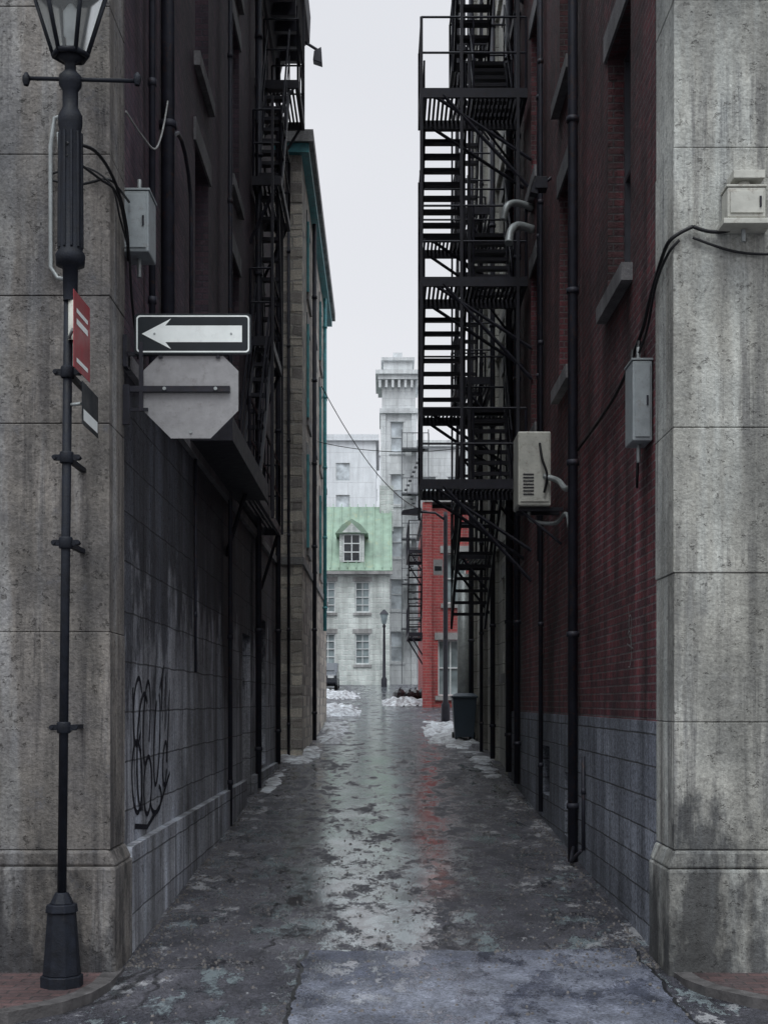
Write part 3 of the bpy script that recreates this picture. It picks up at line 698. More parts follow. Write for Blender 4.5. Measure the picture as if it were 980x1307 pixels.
def stairs(mb, x0, x1, ya, za, yb, zb, n=8, rail=True):
    for x in (x0, x1):
        mb.hexa([(x - .02, ya, za - .16), (x + .02, ya, za - .16), (x + .02, yb, zb - .16), (x - .02, yb, zb - .16)],
                [(x - .02, ya, za + .03), (x + .02, ya, za + .03), (x + .02, yb, zb + .03), (x - .02, yb, zb + .03)], IRON)
        if rail:
            mb.tube((x, ya, za + .95), (x, yb, zb + .95), .018, IRON, 5)
            mb.tube((x, ya, za + .5), (x, yb, zb + .5), .012, IRON, 5)
            for k in range(3):
                t = k / 2; mb.tube((x, ya + (yb - ya) * t, za + (zb - za) * t), (x, ya + (yb - ya) * t, za + (zb - za) * t + .95), .012, IRON, 4)
    for k in range(n):
        t = (k + .5) / n; y = ya + (yb - ya) * t; z = za + (zb - za) * t
        mb.box(x0 + .02, x1 - .02, y - .11, y + .11, z, z + .03, IRON)
        mb.box(x0 + .02, x1 - .02, y - .11, y - .085, z - .025, z - .001, IRON)

FE = MB()
lv = [5.36, 8.34, 11.12]
for k, z in enumerate(lv):
    platform(FE, 0.56, 2.14, 20.6, 21.8, z, 'na', 2.2)
    zn = lv[k + 1] if k < 2 else 14.0
    zm = (z + zn) / 2 + 0.12
    platform(FE, 0.62 if k < 2 else 1.15, 2.16, 23.2, 24.1, zm, 'fa', 2.2)
    stairs(FE, 1.42, 2.02, 21.8, z, 23.2, zm, 8)
    if k < 2: stairs(FE, 0.66, 1.30, 23.2, zm, 21.8, zn, 8)
    else: stairs(FE, 1.2, 1.75, 23.2, zm, 21.8, zn, 8)
platform(FE, 1.15, 2.14, 20.6, 21.8, 14.0, 'na', 2.2)
platform(FE, 1.15, 2.16, 23.2, 24.1, 15.6, 'fa', 2.2)
stairs(FE, 1.5, 2.02, 21.8, 14.0, 23.2, 15.6, 8)
for (x, y, zt) in ((0.58, 20.62, 12.17), (0.64, 24.05, 11.0), (1.36, 21.85, 12.2), (2.0, 20.62, 15.6), (1.36, 23.2, 15), (1.17, 20.62, 15.05)):
    FE.box(x - .022, x + .022, y - .022, y + .022, 5.2, zt, IRON)
# lower drop stair
stairs(FE, 1.25, 1.85, 21.8, 5.36, 25.2, 3.55, 10)
for y in (21.0, 21.4): FE.box(2.08, 2.12, y - .02, y + .02, 14, 20.9, IRON)
for k in range(23): FE.tube((2.1, 21.0, 14.2 + .3 * k), (2.1, 21.4, 14.2 + .3 * k), .012, IRON, 5)
# long struts back to the wall
for z in lv:
    FE.tube((0.9, 20.62, z - .1), (2.2, 20.62, z - 1.5), .03, IRON, 5)
    FE.tube((1.3, 22.4, z + .6), (2.2, 22.6, z - .5), .022, IRON, 5)
FE.obj('fire_escape', None)

FE = MB()
for k, z in enumerate((5.0, 8.4, 11.7, 15.0)):
    platform(FE, 1.45, 2.2, 27.2, 29.6, z, 'naf', 2.27)
    if k < 3: stairs(FE, 1.52, 1.95, 29.2, z, 27.6, z + 3.3, 11)
for y in (27.22, 29.58): FE.box(1.46, 1.5, y - .02, y + .02, 4.6, 16, IRON)
FE.obj('fire_escape', None)
FE = MB()
for k, z in enumerate((4.6, 7.6)):
    platform(FE, 0.95, 1.55, 50.6, 55.0, z, 'naf', 1.6)
stairs(FE, 1.0, 1.5, 54.5, 4.6, 51.5, 7.6, 12)
FE.obj('fire_escape', None)

# left fire escape
FE = MB()
platform(FE, -2.06, -1.58, 14.6, 19.1, 4.99, '', -2.05, brace=False)
FE.box(-2.04, -1.58, 14.65, 19.05, 4.82, 4.848, IRON)
FE.box(-2.05, -1.55, 14.55, 14.597, 4.80, 5.05, IRON); FE.box(-1.578, -1.55, 14.6, 19.1, 4.80, 5.05, IRON)
platform(FE, -2.04, -1.72, 18.4, 23.8, 5.05, 'bf', -2.05)
platform(FE, -2.04, -1.68, 21.5, 23.6, 7.7, 'nbf', -2.08)
platform(FE, -2.04, -1.58, 22.0, 24.2, 10.35, 'nbf', -2.08)
platform(FE, -2.04, -1.42, 24.0, 25.8, 12.75, 'nbf', -2.08)
stairs(FE, -1.98, -1.72, 19.5, 5.05, 22.0, 7.7, 9)
stairs(FE, -1.98, -1.68, 23.6, 7.7, 22.6, 10.35, 9)
stairs(FE, -1.98, -1.60, 22.3, 10.35, 24.2, 12.75, 9)
for y in (21.5, 23.6): FE.box(-1.70, -1.66, y - .02, y + .02, 4.9, 11.4, IRON)
FE.box(-1.46, -1.42, 25.74, 25.78, 12.7, 15, IRON)
FE.obj('fire_escape', None)

# ================================================================== street lamp (ornate)
SL = empty('street_lamp')
cx, cy = -2.19, 9.85
b_ = MB()
b_.frus(-2.25, cy, 0.07, 0.16, .14, .14, .14, .14, IRONP, 8)
b_.frus(-2.25, cy, 0.16, 0.60, .125, .125, .095, .095, IRONP, 8)
b_.frus(-2.25, cy, 0.60, 0.66, .108, .108, .10, .10, IRONP, 8)
b_.frus(-2.25, cy, 0.66, 0.74, .08, .08, .045, .045, IRONP, 8)
b_.obj('base', SL, 0.008)
b_ = MB()
b_.tube((-2.25, cy, 0.7), (-2.2, cy, 5.2), .032, IRONP, 14)
for z in (1.9, 3.2, 3.8, 4.4):
    x = -2.25 + .05 * (z - .7) / 4.5
    b_.lathe(x, cy, [(.045, z - .04), (.05, z - .03), (.05, z + .03), (.045, z + .04)], IRONP, 12)
    b_.box(x - .09, x + .09, cy - .015, cy + .015, z - .02, z + .02, IRONP); b_.box(x - .02, x + .02, cy, 10.4, z - .015, z + .015, IRONP)
    for q in (-.085, .085): b_.tube((x + q, cy - .03, z), (x + q, cy + .03, z), .016, IRONP, 6)
b_.obj('pole', SL)
b_ = MB()
prof = [(.05, 4.9), (.055, 5.14), (.10, 5.15), (.105, 5.22), (.082, 5.26), (.082, 5.7), (.075, 6.1), (.085, 6.14), (.085, 6.2), (.055, 6.26), (.055, 6.38), (.08, 6.42), (.08, 6.48), (.04, 6.52), (.04, 6.58), (.1, 6.62)]
b_.lathe(cx, cy, prof, IRONP, 16)
for k in range(10):
    a = 2 * math.pi * k / 10; b_.tube((cx + .082 * math.cos(a), cy + .082 * math.sin(a), 5.27), (cx + .077 * math.cos(a), cy + .077 * math.sin(a), 6.08), .012, IRONP, 5)
b_.tube((-2.5, cy, 6.47), (-1.72, cy, 6.45), .015, IRONP, 8)
for x in (-2.5, -1.72): b_.lathe(x, cy, [(.018, 6.42), (.028, 6.45), (.028, 6.48), (.01, 6.51)], IRONP, 8)
b_.lathe(cx + .02, cy, [(.043, 4.62), (.043, 4.9)], BOXW, 12)
b_.obj('column_head', SL)
b_ = MB(); n_ = 6
R0, R1 = .12, .27; z0, z1 = 6.63, 7.1
for k in range(n_):
    a = 2 * math.pi * k / n_; a2 = 2 * math.pi * (k + 1) / n_
    p0 = (cx + R0 * math.cos(a), cy + R0 * math.sin(a), z0); p1 = (cx + R1 * math.cos(a), cy + R1 * math.sin(a), z1)
    q0 = (cx + R0 * math.cos(a2), cy + R0 * math.sin(a2), z0); q1 = (cx + R1 * math.cos(a2), cy + R1 * math.sin(a2), z1)
    b_.tube(p0, p1, .016, IRONP, 6); b_.tube(p0, q0, .02, IRONP, 6); b_.tube(p1, q1, .022, IRONP, 6)
b_.frus(cx, cy, z1, z1 + .05, R1 * .95, R1 * .95, R1 * .9, R1 * .9, IRONP, 6, rot=-math.pi / 6)
b_.frus(cx, cy, z1 + .05, z1 + .26, R1 * .85, R1 * .85, .1, .1, IRONP, 6, rot=-math.pi / 6)
b_.lathe(cx, cy, [(.09, z1 + .26), (.11, z1 + .3), (.06, z1 + .38), (.03, z1 + .4), (.045, z1 + .45), (.01, z1 + .55)], IRONP, 10)
b_.lathe(cx, cy, [(.03, z0), (.03, z0 + .12), (.05, z0 + .14), (.055, z0 + .3), (.02, z0 + .36)], FRAMEW, 10)
b_.obj('lantern_frame', SL)
b_ = MB()
for k in range(n_):
    a = 2 * math.pi * k / n_; a2 = 2 * math.pi * (k + 1) / n_
    b_.poly([(cx + R0 * .98 * math.cos(a), cy + R0 * .98 * math.sin(a), z0 + .01), (cx + R0 * .98 * math.cos(a2), cy + R0 * .98 * math.sin(a2), z0 + .01),
             (cx + R1 * .98 * math.cos(a2), cy + R1 * .98 * math.sin(a2), z1 - .01), (cx + R1 * .98 * math.cos(a), cy + R1 * .98 * math.sin(a), z1 - .01)], LGLASS)
b_.obj('lantern_glass', SL)

# conduits on the corner
cd = MB()
cd.path([(-2.29, 10.36, 6.45), (-2.42, 10.36, 6.4), (-2.45, 10.36, 6.2), (-2.45, 10.36, 5.3), (-2.4, 10.36, 5.22), (-2.3, 10.36, 5.2)], .016, GALV, 8)
cd.path([(-2.40, 10.37, 6.3), (-2.38, 10.37, 6.1), (-2.38, 10.37, 5.5), (-2.33, 10.37, 5.3)], .010, GALV, 6)
cd.obj('conduit', None)
def droop(p, q, s, n=14, side=(0, 0, 0)):
    p, q = Vector(p), Vector(q); o = []
    for k in range(n + 1):
        t = k / n; c_ = p.lerp(q, t); c_.z -= s * 4 * t * (1 - t); c_ += Vector(side) * 4 * t * (1 - t); o.append(c_)
    return o
def spline(pts, n=6):
    P_ = [Vector(p) for p in pts]; o = []
    for k in range(len(P_) - 1):
        a, b2, c2, d2 = P_[max(k - 1, 0)], P_[k], P_[k + 1], P_[min(k + 2, len(P_) - 1)]
        for j in range(n):
            t = j / n; o.append(0.5 * ((2 * b2) + (c2 - a) * t + (2 * a - 5 * b2 + 4 * c2 - d2) * t * t + (3 * b2 - a - 3 * c2 + d2) * t ** 3))
    o.append(P_[-1]); return o
cb = MB()
cb.path(spline([(-2.2, 9.77, 5.98), (-2.05, 10.0, 6.02), (-1.97, 10.36, 5.92), (-1.97, 10.8, 5.75), (-1.99, 11.0, 5.55)]), .013, CABLE)
cb.path(spline([(-2.2, 9.77, 5.9), (-2.04, 10.1, 5.86), (-1.96, 10.4, 5.84), (-1.97, 10.9, 5.6), (-1.99, 11.15, 5.3), (-2.0, 11.5, 4.9)]), .010, CABLE)
cb.path(spline([(-2.46, 10.37, 5.95), (-2.25, 10.36, 5.91), (-2.03, 10.36, 5.95), (-1.97, 10.5, 5.93), (-1.98, 10.97, 6.0)]), .010, CABLE)
cb.path(spline([(-2.46, 10.37, 5.99), (-2.2, 10.34, 6.03), (-2.0, 10.33, 5.9), (-1.96, 10.5, 5.7), (-1.98, 10.97, 5.62)]), .008, CABLE)
cb.obj('electric_cable', None)
cb = MB(); cb.path(spline([(-2.0, 10.95, 6.7), (-1.96, 11.5, 6.72), (-1.98, 12.3, 6.95), (-1.99, 12.9, 7.5), (-2.0, 13.3, 8.2), (-2.0, 13.4, 9.5), (-2.0, 13.5, 12)]), .009, CABLEG)
cb.obj('electric_cable', None)
# electric boxes
def meterbox(name, x0, x1, y0, y1, z0, z1, m, face):
    e = empty(name); q = MB()
    q.box(x0, x1, y0, y1, z0, z1, m); q.obj('cabinet', e, 0.01)
    q = MB(); q.box(x0 - .008, x1 + .008, y0 - .006, y1 + .006, z1 + .003, z1 + .02, m)
    if face == 'y':
        q.box(x0 + .02, x1 - .02, y0 - .012, y0 - .002, z0 + .03, z1 - .03, m); q.box(x1 - .05, x1 - .035, y0 - .025, y0 - .012, (z0 + z1) / 2 - .04, (z0 + z1) / 2 + .04, IRON)
    q.tube(((x0 + x1) / 2, (y0 + y1) / 2, z0), ((x0 + x1) / 2, (y0 + y1) / 2, z0 - .15), .018, GALV)
    q.tube(((x0 + x1) / 2, (y0 + y1) / 2, z1 + .02), ((x0 + x1) / 2, (y0 + y1) / 2, z1 + .15), .018, GALV)
    q.obj('lid_and_conduit', e, 0.003); return e
meterbox('electrical_box', -2.04, -1.83, 11.0, 11.35, 5.62, 6.10, BOXG, 'y')
meterbox('electrical_box', 2.03, 2.19, 11.35, 11.7, 4.2, 4.85, BOXG, 'y')
meterbox('electrical_box', 2.52, 2.80, 10.22, 10.4, 5.62, 5.84, BOXW, 'y')
q = MB(); q.box(2.48, 2.84, 10.17, 10.41, 5.56, 5.6, BOXW); q.box(2.56, 2.79, 10.2, 10.4, 5.90, 5.96, BOXW); q.tube((2.66, 10.3, 5.84), (2.66, 10.3, 5.9), .05, BOXW); q.obj('wall_lamp', None, 0.004)
# cables right
cb = MB()
cb.path(droop((2.6, 10.36, 5.58), (2.3, 10.36, 5.6), .03), .014, CABLE)
cb.path(spline([(2.3, 10.36, 5.6), (2.2, 10.36, 5.55), (2.13, 10.42, 5.5), (2.13, 10.7, 5.45), (2.14, 11.2, 5.3), (2.16, 11.7, 5.15), (2.16, 13.0, 4.92), (2.15, 15.4, 4.85)]), .015, CABLE)
cb.path(spline([(2.2, 10.36, 5.5), (2.13, 10.45, 5.42), (2.13, 10.9, 5.33), (2.14, 11.3, 5.1), (2.11, 11.5, 4.95)]), .011, CABLE)
cb.path(spline([(2.3, 10.37, 5.52), (2.6, 10.37, 5.42), (2.9, 10.37, 5.40), (3.3, 10.37, 5.45)]), .010, CABLE)
cb.path(spline([(2.12, 11.6, 4.2), (2.11, 11.6, 3.95), (2.14, 11.75, 3.9), (2.16, 11.8, 4.3)]), .011, CABLE)
for y in (11.7, 12.0): cb.path([(2.15, y, 5.1), (2.13, y + .02, 4.95), (2.16, y, 4.85)], .018, CABLE)
cb.obj('electric_cable', None)

# ================================================================== signs
def rrect(w, h, r, n=5):
    o = []
    for cx_, cz_, a0 in ((w / 2 - r, h / 2 - r, 0), (-w / 2 + r, h / 2 - r, 90), (-w / 2 + r, -h / 2 + r, 180), (w / 2 - r, -h / 2 + r, 270)):
        for k in range(n + 1):
            a = math.radians(a0 + 90 * k / n); o.append((cx_ + r * math.cos(a), cz_ + r * math.sin(a)))
    return o
def off(pts, x, z): return [(p[0] + x, p[1] + z) for p in pts]
OW = empty('one_way_sign'); q = MB(); sx, sz, sy = -1.48, 4.965, 10.97
q.prism(off(rrect(.915, .32, .03), sx, sz), 'y', sy, sy + .004, BLK); q.obj('panel', OW)
q = MB()
o1 = off(rrect(.885, .29, .028), sx, sz); o2 = off(rrect(.862, .267, .022), sx, sz)
for k in range(len(o1)):
    k2 = (k + 1) % len(o1)
    q.poly([(o1[k][0], sy - .002, o1[k][1]), (o1[k2][0], sy - .002, o1[k2][1]), (o2[k2][0], sy - .002, o2[k2][1]), (o2[k][0], sy - .002, o2[k][1])], WHT)
ar = [(-.40, 0), (-.17, .12), (-.215, .065), (.385, .065), (.385, -.065), (-.215, -.065), (-.17, -.12)]
q.poly([(sx + a, sy - .003, sz + c_) for a, c_ in ar], WHT)
q.obj('arrow_and_border', OW)
q = MB()
for x in (-.3, .3): q.tube((sx + x, sy + .003, sz), (sx + x, sy - .006, sz), .009, GALV, 8)
q.box(-2.03, -1.2, sy + .02, sy + .05, 4.80, 4.83, IRON); q.box(-2.02, -1.99, sy - .05, sy + .1, 4.7, 4.95, IRON)
for x in (-1.75, -1.3): q.box(x, x + .03, sy + .006, sy + .019, 4.78, 5.0, IRON)
q.obj('bracket', OW)
SS = empty('stop_sign'); q = MB(); sx, sz = -1.50, 4.525
oc = [(sx + .405 * math.cos(math.radians(22.5 + 45 * k)), sz + .405 * math.sin(math.radians(22.5 + 45 * k))) for k in range(8)]
q.prism(oc, 'y', 10.995, 10.998, SIGNBACK)
oc2 = [(sx + (p[0] - sx) * .995, sz + (p[1] - sz) * .995) for p in oc]
q.prism(oc2, 'y', 10.9985, 11.0005, REDP); q.obj('panel', SS)
q = MB(); q.box(-2.02, -1.19, 10.955, 10.99, 4.51, 4.555, IRON); q.box(-2.08, -1.97, 10.93, 10.96, 4.25, 4.56, IRON)
q.box(-2.0, -1.83, 10.965, 10.98, 4.36, 4.385, IRON); q.box(-1.9, -1.87, 10.956, 10.989, 4.36, 4.9, IRON)
for x in (-1.7, -1.3): q.tube((x, 10.94, 4.532), (x, 10.957, 4.532), .014, GALV, 8)
q.tube((-1.5, 10.99, 4.83), (-1.5, 10.984, 4.83), .012, GALV, 8); q.tube((-1.5, 10.99, 4.2), (-1.5, 10.984, 4.2), .012, GALV, 8)
q.obj('bracket', SS)
# parking and street-name signs clamped on the lamp pole, nearly edge-on
def polesign(name, px, py, dx, dy, z0, z1, base, marks):
    e = empty(name); q = MB(); d = Vector((dx, dy, 0)); n_ = Vector((dy, -dx, 0)).normalized()
    P = lambda u, z, o: tuple(Vector((px, py, 0)) + d * u + n_ * o + Vector((0, 0, z)))
    q.hexa([P(0, z0, 0), P(1, z0, 0), P(1, z0, -.004), P(0, z0, -.004)], [P(0, z1, 0), P(1, z1, 0), P(1, z1, -.004), P(0, z1, -.004)], base)
    for (u0, u1, a, b2, m_) in marks:
        for o in (.002, -.006): q.poly([P(u0, a, o), P(u1, a, o), P(u1, b2, o), P(u0, b2, o)], m_)
    q.tube(P(.1, (z0 + z1) / 2, -.02), (-2.2, 9.85, (z0 + z1) / 2), .012, GALV, 6)
    q.obj('panel', e)
polesign('parking_sign', -2.10, 9.55, .01, .48, 4.37, 4.90, REDP, [(.15, .85, 4.68, 4.72, WHT), (.15, .85, 4.76, 4.79, WHT), (.15, .85, 4.42, 4.45, WHT)])
polesign('street_name_sign', -2.085, 9.75, .0, .55, 4.02, 4.32, BLK, [(.06, .94, 4.05, 4.13, WHT)])

# ================================================================== wall cabinet / AC on right wall
AC = empty('air_conditioner'); q = MB()
q.box(1.64, 2.04, 16.9, 17.5, 4.45, 5.35, BOXW); q.obj('case', AC, 0.02)
q = MB(); q.box(1.67, 2.01, 16.885, 16.897, 4.5, 5.3, BOXW)
for k in range(7): q.box(1.70, 1.83, 16.875, 16.884, 4.58 + .04 * k, 4.595 + .04 * k, IRON)
q.path(spline([(1.9, 16.87, 5.2), (1.92, 16.8, 5.0), (1.98, 16.8, 4.8), (1.95, 16.85, 4.6)]), .016, CABLE); q.path(spline([(1.95, 16.85, 4.8), (2.1, 16.7, 4.72), (2.12, 16.2, 4.55), (2.14, 15.7, 4.5)]), .035, GALV, 8)
q.path(spline([(1.8, 17.1, 4.45), (1.82, 17.1, 4.3), (2.1, 17.0, 4.25), (2.14, 16.2, 4.25), (2.15, 15.9, 3.8)]), .025, GALV, 8)
q.box(1.66, 2.2, 17.0, 17.04, 4.40, 4.446, IRON); q.box(1.66, 2.2, 17.36, 17.4, 4.40, 4.446, IRON)
q.tube((1.7, 17.02, 4.4), (2.18, 17.02, 4.0), .018, IRON)
q.obj('vents_and_pipes', AC, 0.002)
# duct elbows higher on the wall
q = MB(); q.path(spline([(2.18, 20.2, 8.9), (1.95, 20.1, 8.92), (1.84, 20.0, 8.8), (1.8, 19.9, 8.6)]), .06, GALV, 10); q.path(spline([(2.18, 20.3, 9.25), (1.95, 20.2, 9.28), (1.8, 20.1, 9.2), (1.74, 20.1, 9.0)]), .05, GALV, 10)
q.obj('exhaust_pipe', None)
# floodlight
x, y, z = 2.08, 18.2, 8.8
q = MB(); q.box(x - .1, x + .06, y - .1, y + .1, z - .07, z + .08, IRON); q.tube((x, y, z), (2.2, y, z + .1), .02, IRON)
q.hexa([(x - .16, y - .08, z - .12), (x - .06, y - .08, z - .14), (x - .06, y + .08, z - .14), (x - .16, y + .08, z - .12)],
       [(x - .12, y - .08, z + .02), (x - .06, y - .08, z + .04), (x - .06, y + .08, z + .04), (x - .12, y + .08, z + .02)], IRON)
q.obj('wall_lamp', None, .005)

# ================================================================== alley lamp with arm
q = MB(); x, y = 1.86, 41.0; zb = gz(41)
q.lathe(x, y, [(.13, zb - .1), (.13, zb + .5), (.075, zb + .6), (.06, zb + 6.0), (.05, zb + 6.15)], IRON, 12)
q.path([(x, y, zb + 5.9), (x - .3, y, zb + 6.12), (x - .75, y, zb + 6.15)], .035, IRON, 8)
q.prism([(x - .7, zb + 6.22), (x - .8, zb + 6.26), (x - 1.25, zb + 6.18), (x - 1.3, zb + 6.08), (x - .75, zb + 6.05)], 'y', y - .14, y + .14, IRON)
q.box(x - .36, x - .08, y - .075, y - .065, zb + 4.3, zb + 4.75, SIGNBACK)
q.box(x - .32, x - .12, y - .08, y - .0755, zb + 4.42, zb + 4.55, BLK)
q.obj('street_lamp', None)
q = MB(); x, y = 0.12, 76.0; zb = gz(76)
q.lathe(x, y, [(.16, zb - .1), (.16, zb + .4), (.09, zb + .55), (.06, zb + 3.2), (.1, zb + 3.3), (.05, zb + 3.4)], IRON, 10)
q.frus(x, y, zb + 3.4, zb + 3.95, .1, .1, .22, .22, GLASSF, 6); q.frus(x, y, zb + 3.95, zb + 4.2, .25, .25, .04, .04, IRON, 6)
q.obj('street_lamp', None)

# wheeled bin
def bin_(x, y, s=1.0, m=BINM):
    z = gz(y) + .02; q = MB(); w0, w1 = .22 * s, .28 * s; h = 1.0 * s
    q.frus(x, y, z + .08, z + h, w0, w0 * 1.05, w1, w1 * 1.15, m, 4)
    q.frus(x, y, z + h, z + h + .04, w1 + .03, w1 * 1.15 + .03, w1 + .03, w1 * 1.15 + .03, m, 4)
    q.frus(x, y, z + h + .041, z + h + .11, w1 + .02, w1 * 1.15 + .02, w1 * .7, w1 * .8, m, 4)
    q.tube((x - w1, y + w1 + .1, z + h - .02), (x + w1, y + w1 + .1, z + h - .02), .02, m)
    for k in (-1, 1): q.tube((x + k * w0, y + w0, z + .09), (x + k * (w0 + .05), y + w0, z + .09), .1, TYRE, 12)
    q.box(x - w0, x - w0 + .05, y - w0, y - w0 + .05, z - .02, z + .08, m); q.box(x + w0 - .05, x + w0, y - w0, y - w0 + .05, z - .02, z + .08, m)
    q.obj('garbage_bin', None, .012)
bin_(1.93, 33.0)
# bags
random.seed(3)
q = MB()
for k in range(5):
    cx_, cy_, r_ = .75 + .33 * k + random.uniform(-.1, .1), 56 + random.uniform(-.6, .6), random.uniform(.25, .36)
    zb = gz(cy_)
    for i in range(6):
        a0, a1 = math.pi * i / 6, math.pi * (i + 1) / 6
        for j in range(10):
            def S(a, t):
                d = Vector((math.sin(a) * math.cos(t), math.sin(a) * math.sin(t), math.cos(a))); rr = r_ * (1 + .3 * noise.noise(d * 2.2 + Vector((k * 7, 0, 0))))
                return (cx_ + d.x * rr, cy_ + d.y * rr, zb + r_ * .75 + d.z * rr * .95)
            t0, t1 = 2 * math.pi * j / 10, 2 * math.pi * (j + 1) / 10
            q.poly([S(a0, t0), S(a1, t0), S(a1, t1), S(a0, t1)], BAG, True)
    q.tube((cx_, cy_, zb + r_ * 1.5), (cx_ + .05, cy_, zb + r_ * 1.5 + .15), .06, BAG, 6, .02)
q.obj('garbage_bags', None)

# car parked beyond the stone building
car = empty('parked_car'); x, y = -3.1, 70.0; zb = gz(y)
q = MB()
prof = [(0, .35), (0, .75), (.15, .9), (1.1, .98), (1.75, 1.42), (3.2, 1.45), (4.0, 1.0), (4.35, .95), (4.4, .4), (3.9, .25), (.4, .25)]
q.prism([(y + a, zb + c_) for a, c_ in prof], 'x', x - .85, x + .85, CARP); q.obj('body', car, .06)
q = MB()
for s in (-1, 1):
    X = x + s * .856
    q.poly([(X, y + 1.3, zb + 1.0), (X, y + 1.85, zb + 1.36), (X, y + 2.4, zb + 1.38), (X, y + 2.4, zb + 1.0)], GLASS)
    q.poly([(X, y + 2.5, zb + 1.0), (X, y + 2.5, zb + 1.38), (X, y + 3.15, zb + 1.36), (X, y + 3.7, zb + 1.02)], GLASS)
    for yy in (.85, 3.5): q.tube((x + s * .70, y + yy, zb + .32), (x + s * .87, y + yy, zb + .32), .32, TYRE, 16); q.tube((x + s * .871, y + yy, zb + .32), (x + s * .876, y + yy, zb + .32), .18, GALV, 12)
q.poly([(x - .7, y + 1.14, zb + 1.03), (x + .7, y + 1.14, zb + 1.03), (x + .62, y + 1.68, zb + 1.4), (x - .62, y + 1.68, zb + 1.4)], GLASS)
for s in (-1, 1): q.box(x + s * .55 - .15, x + s * .55 + .15, y - .02, y + .02, zb + .62, zb + .74, FRAMEW)
q.box(x - .25, x + .25, y - .03, y - .005, zb + .42, zb + .54, WHT)
q.obj('windows_wheels_lights', car)

# ================================================================== overhead wires
cb = MB()
cb.path(droop((-1.55, 36, 10.2), (1.7, 50.2, 8.9), .7), .013, CABLE)
cb.path(droop((-1.55, 34, 8.4), (2.2, 30.0, 7.6), .2), .009, CABLE)
cb.obj('overhead_wires', None)

# ================================================================== snow, debris
def snow(cx, cy, rx, ry, h, seed, thr=0.0):
    n = 48; v = []; f = []; H = {}
    for j in range(n + 1):
        for i in range(n + 1):
            u, w = 2 * i / n - 1, 2 * j / n - 1; x, y = cx + u * rx, cy + w * ry
            q = 1 - (u * u + w * w) + 1.1 * noise.noise(Vector((x * 1.6, y * 1.0, seed))) + .8 * noise.noise(Vector((x * 5, y * 3, seed + 5))) - thr
            H[i, j] = q; v.append((x, y, road_z(x, y) - .01 + h * (max(min(q, 1), 0) ** .8) * (1 + .5 * noise.noise(Vector((x * 4, y * 3, seed))))))
    for j in range(n):
        for i in range(n):
            if sum(H[a, c_] > 0 for a, c_ in ((i, j), (i + 1, j), (i, j + 1), (i + 1, j + 1))) >= 2:
                f.append((j * (n + 1) + i, j * (n + 1) + i + 1, (j + 1) * (n + 1) + i + 1, (j + 1) * (n + 1) + i))
    me = bpy.data.meshes.new('snow_patch'); me.from_pydata(v, [], f); me.materials.append(SNOW); me.polygons.foreach_set('use_smooth', [True] * len(f))
    o = bpy.data.objects.new('snow_patch', me); scn.collection.objects.link(o)
snow(-1.70, 29.0, .45, 2.6, .08, 1, .15)
snow(-1.28, 36.0, .40, 5.0, .11, 2, .25)
snow(-1.7, 47.0, 1.0, 4.0, .18, 3, .1)
snow(1.68, 35.5, .62, 5.5, .11, 4, .15)
snow(0.9, 54.0, .9, 2.8, .2, 6, .1)
snow(-2.5, 62, 1.6, 4.5, .2, 11, .1)
snow(1.95, 27.0, .26, 3.2, .05, 12, .3)
snow(-1.82, 23.5, .16, 2.6, .03, 13, .3)
random.seed(11); q = MB()
for k in range(2800):
    side = random.choice((-1, 1)); y = 10.6 + random.random() ** 1.5 * 18
    dd = random.random() ** 2.5 * .9 + .02; x = (-1.96 + dd) if side < 0 else (2.12 - dd)
    if random.random() < .25: x = random.uniform(-1.9, 2.0); y = random.uniform(8.6, 18)
    r_ = random.uniform(.005, .02); a = random.random() * 6
    z = road_z(x, y) + (.017 if (-.6 < x < 2 and y < 11.25) else 0)
    p4 = [(x + r_ * math.cos(a + t) * random.uniform(.6, 1.2), y + r_ * math.sin(a + t) * random.uniform(.6, 1.2)) for t in (0, 1.6, 3.1, 4.7)]
    q.hexa([(p_[0], p_[1], z - .004) for p_ in p4], [(x + (p_[0] - x) * .6, y + (p_[1] - y) * .6, z + r_ * .7) for p_ in p4], DEBRIS)
q.obj('gravel', None)

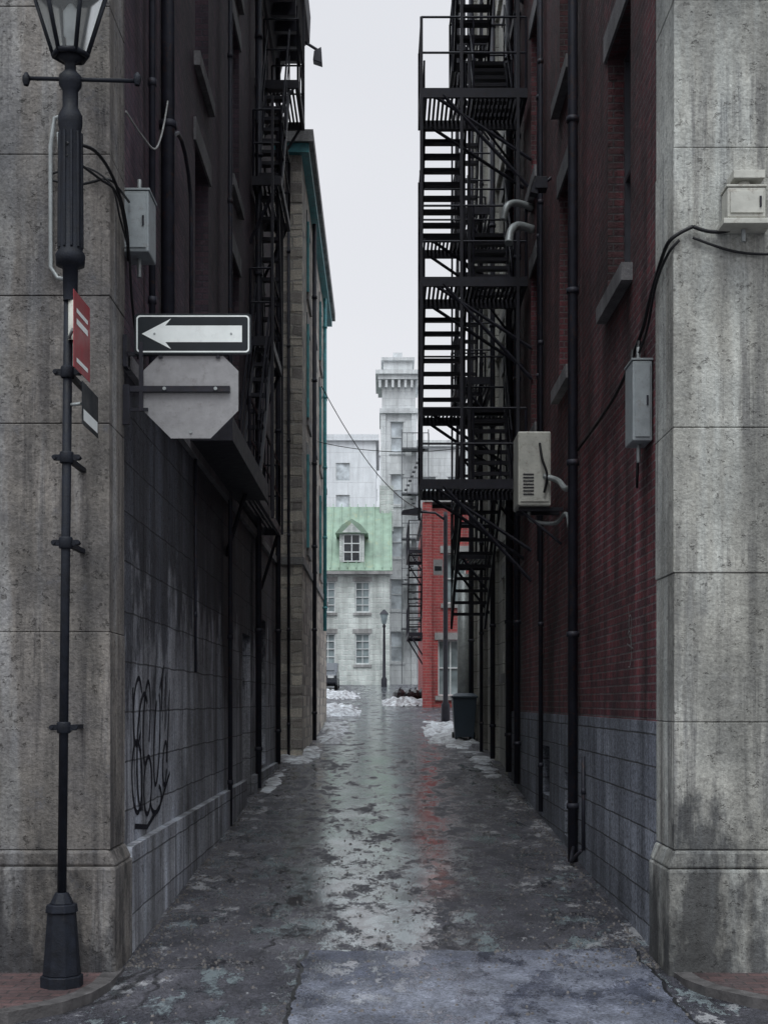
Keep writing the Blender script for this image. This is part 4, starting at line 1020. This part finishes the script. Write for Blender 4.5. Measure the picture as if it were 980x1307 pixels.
# ================================================================== world, sun, camera
SUN_EL, SUN_AZ = 60, 186     # azimuth measured clockwise from +Y
w = bpy.data.worlds.new('World'); scn.world = w; w.use_nodes = True; nt = w.node_tree
bg = nt.nodes['Background']
sky = node(nt, 'ShaderNodeTexSky', {'sky_type': 'NISHITA', 'sun_disc': False, 'sun_elevation': math.radians(SUN_EL), 'sun_rotation': math.radians(SUN_AZ), 'dust_density': 4.0, 'air_density': 1.0})
hs = node(nt, 'ShaderNodeHueSaturation', None, {'Saturation': 0.3, 'Color': sky.outputs[0]})
tc = nt.nodes.new('ShaderNodeTexCoord').outputs['Generated']
cl = NZ(nt, SC(nt, tc, (1, 1, 2.5)), 1.6, 3, 0.5)
cloud = MX(nt, 'MIX', MR(nt, cl, 0.3, 0.7), (7.9, 8.1, 8.65), (8.7, 8.85, 9.3))
mx = MX(nt, 'MIX', 0.88, hs.outputs[0], cloud)
# an overcast sky is about three times brighter overhead than near the horizon
zc = node(nt, 'ShaderNodeSeparateXYZ', None, {0: tc}).outputs[2]
hi = MR(nt, zc, 0.46, 1.0)
mx = MX(nt, 'MULTIPLY', 1.0, mx, MX(nt, 'MIX', hi, (1, 1, 1), (2.85, 3.05, 3.15)))
nt.links.new(mx, bg.inputs[0]); bg.inputs[1].default_value = 0.1
sl = bpy.data.lights.new('sun', 'SUN'); sl.energy = 1.25; sl.angle = math.radians(25); sl.color = (0.98, 1.0, 0.98)
so = bpy.data.objects.new('sun', sl); scn.collection.objects.link(so)
az, el = math.radians(SUN_AZ), math.radians(SUN_EL)
dirv = Vector((math.sin(az) * math.cos(el), math.cos(az) * math.cos(el), math.sin(el)))
so.rotation_euler = dirv.to_track_quat('Z', 'Y').to_euler()
cam = bpy.data.cameras.new('camera'); co_ = bpy.data.objects.new('camera', cam); scn.collection.objects.link(co_)
co_.location = (0, 0, 2.08); co_.rotation_euler = (math.radians(90), 0, 0)
cam.lens = 49.2; cam.sensor_width = 36; cam.shift_y = 0.1855; cam.shift_x = 0.002; cam.clip_end = 2000; cam.clip_start = 0.1
scn.camera = co_
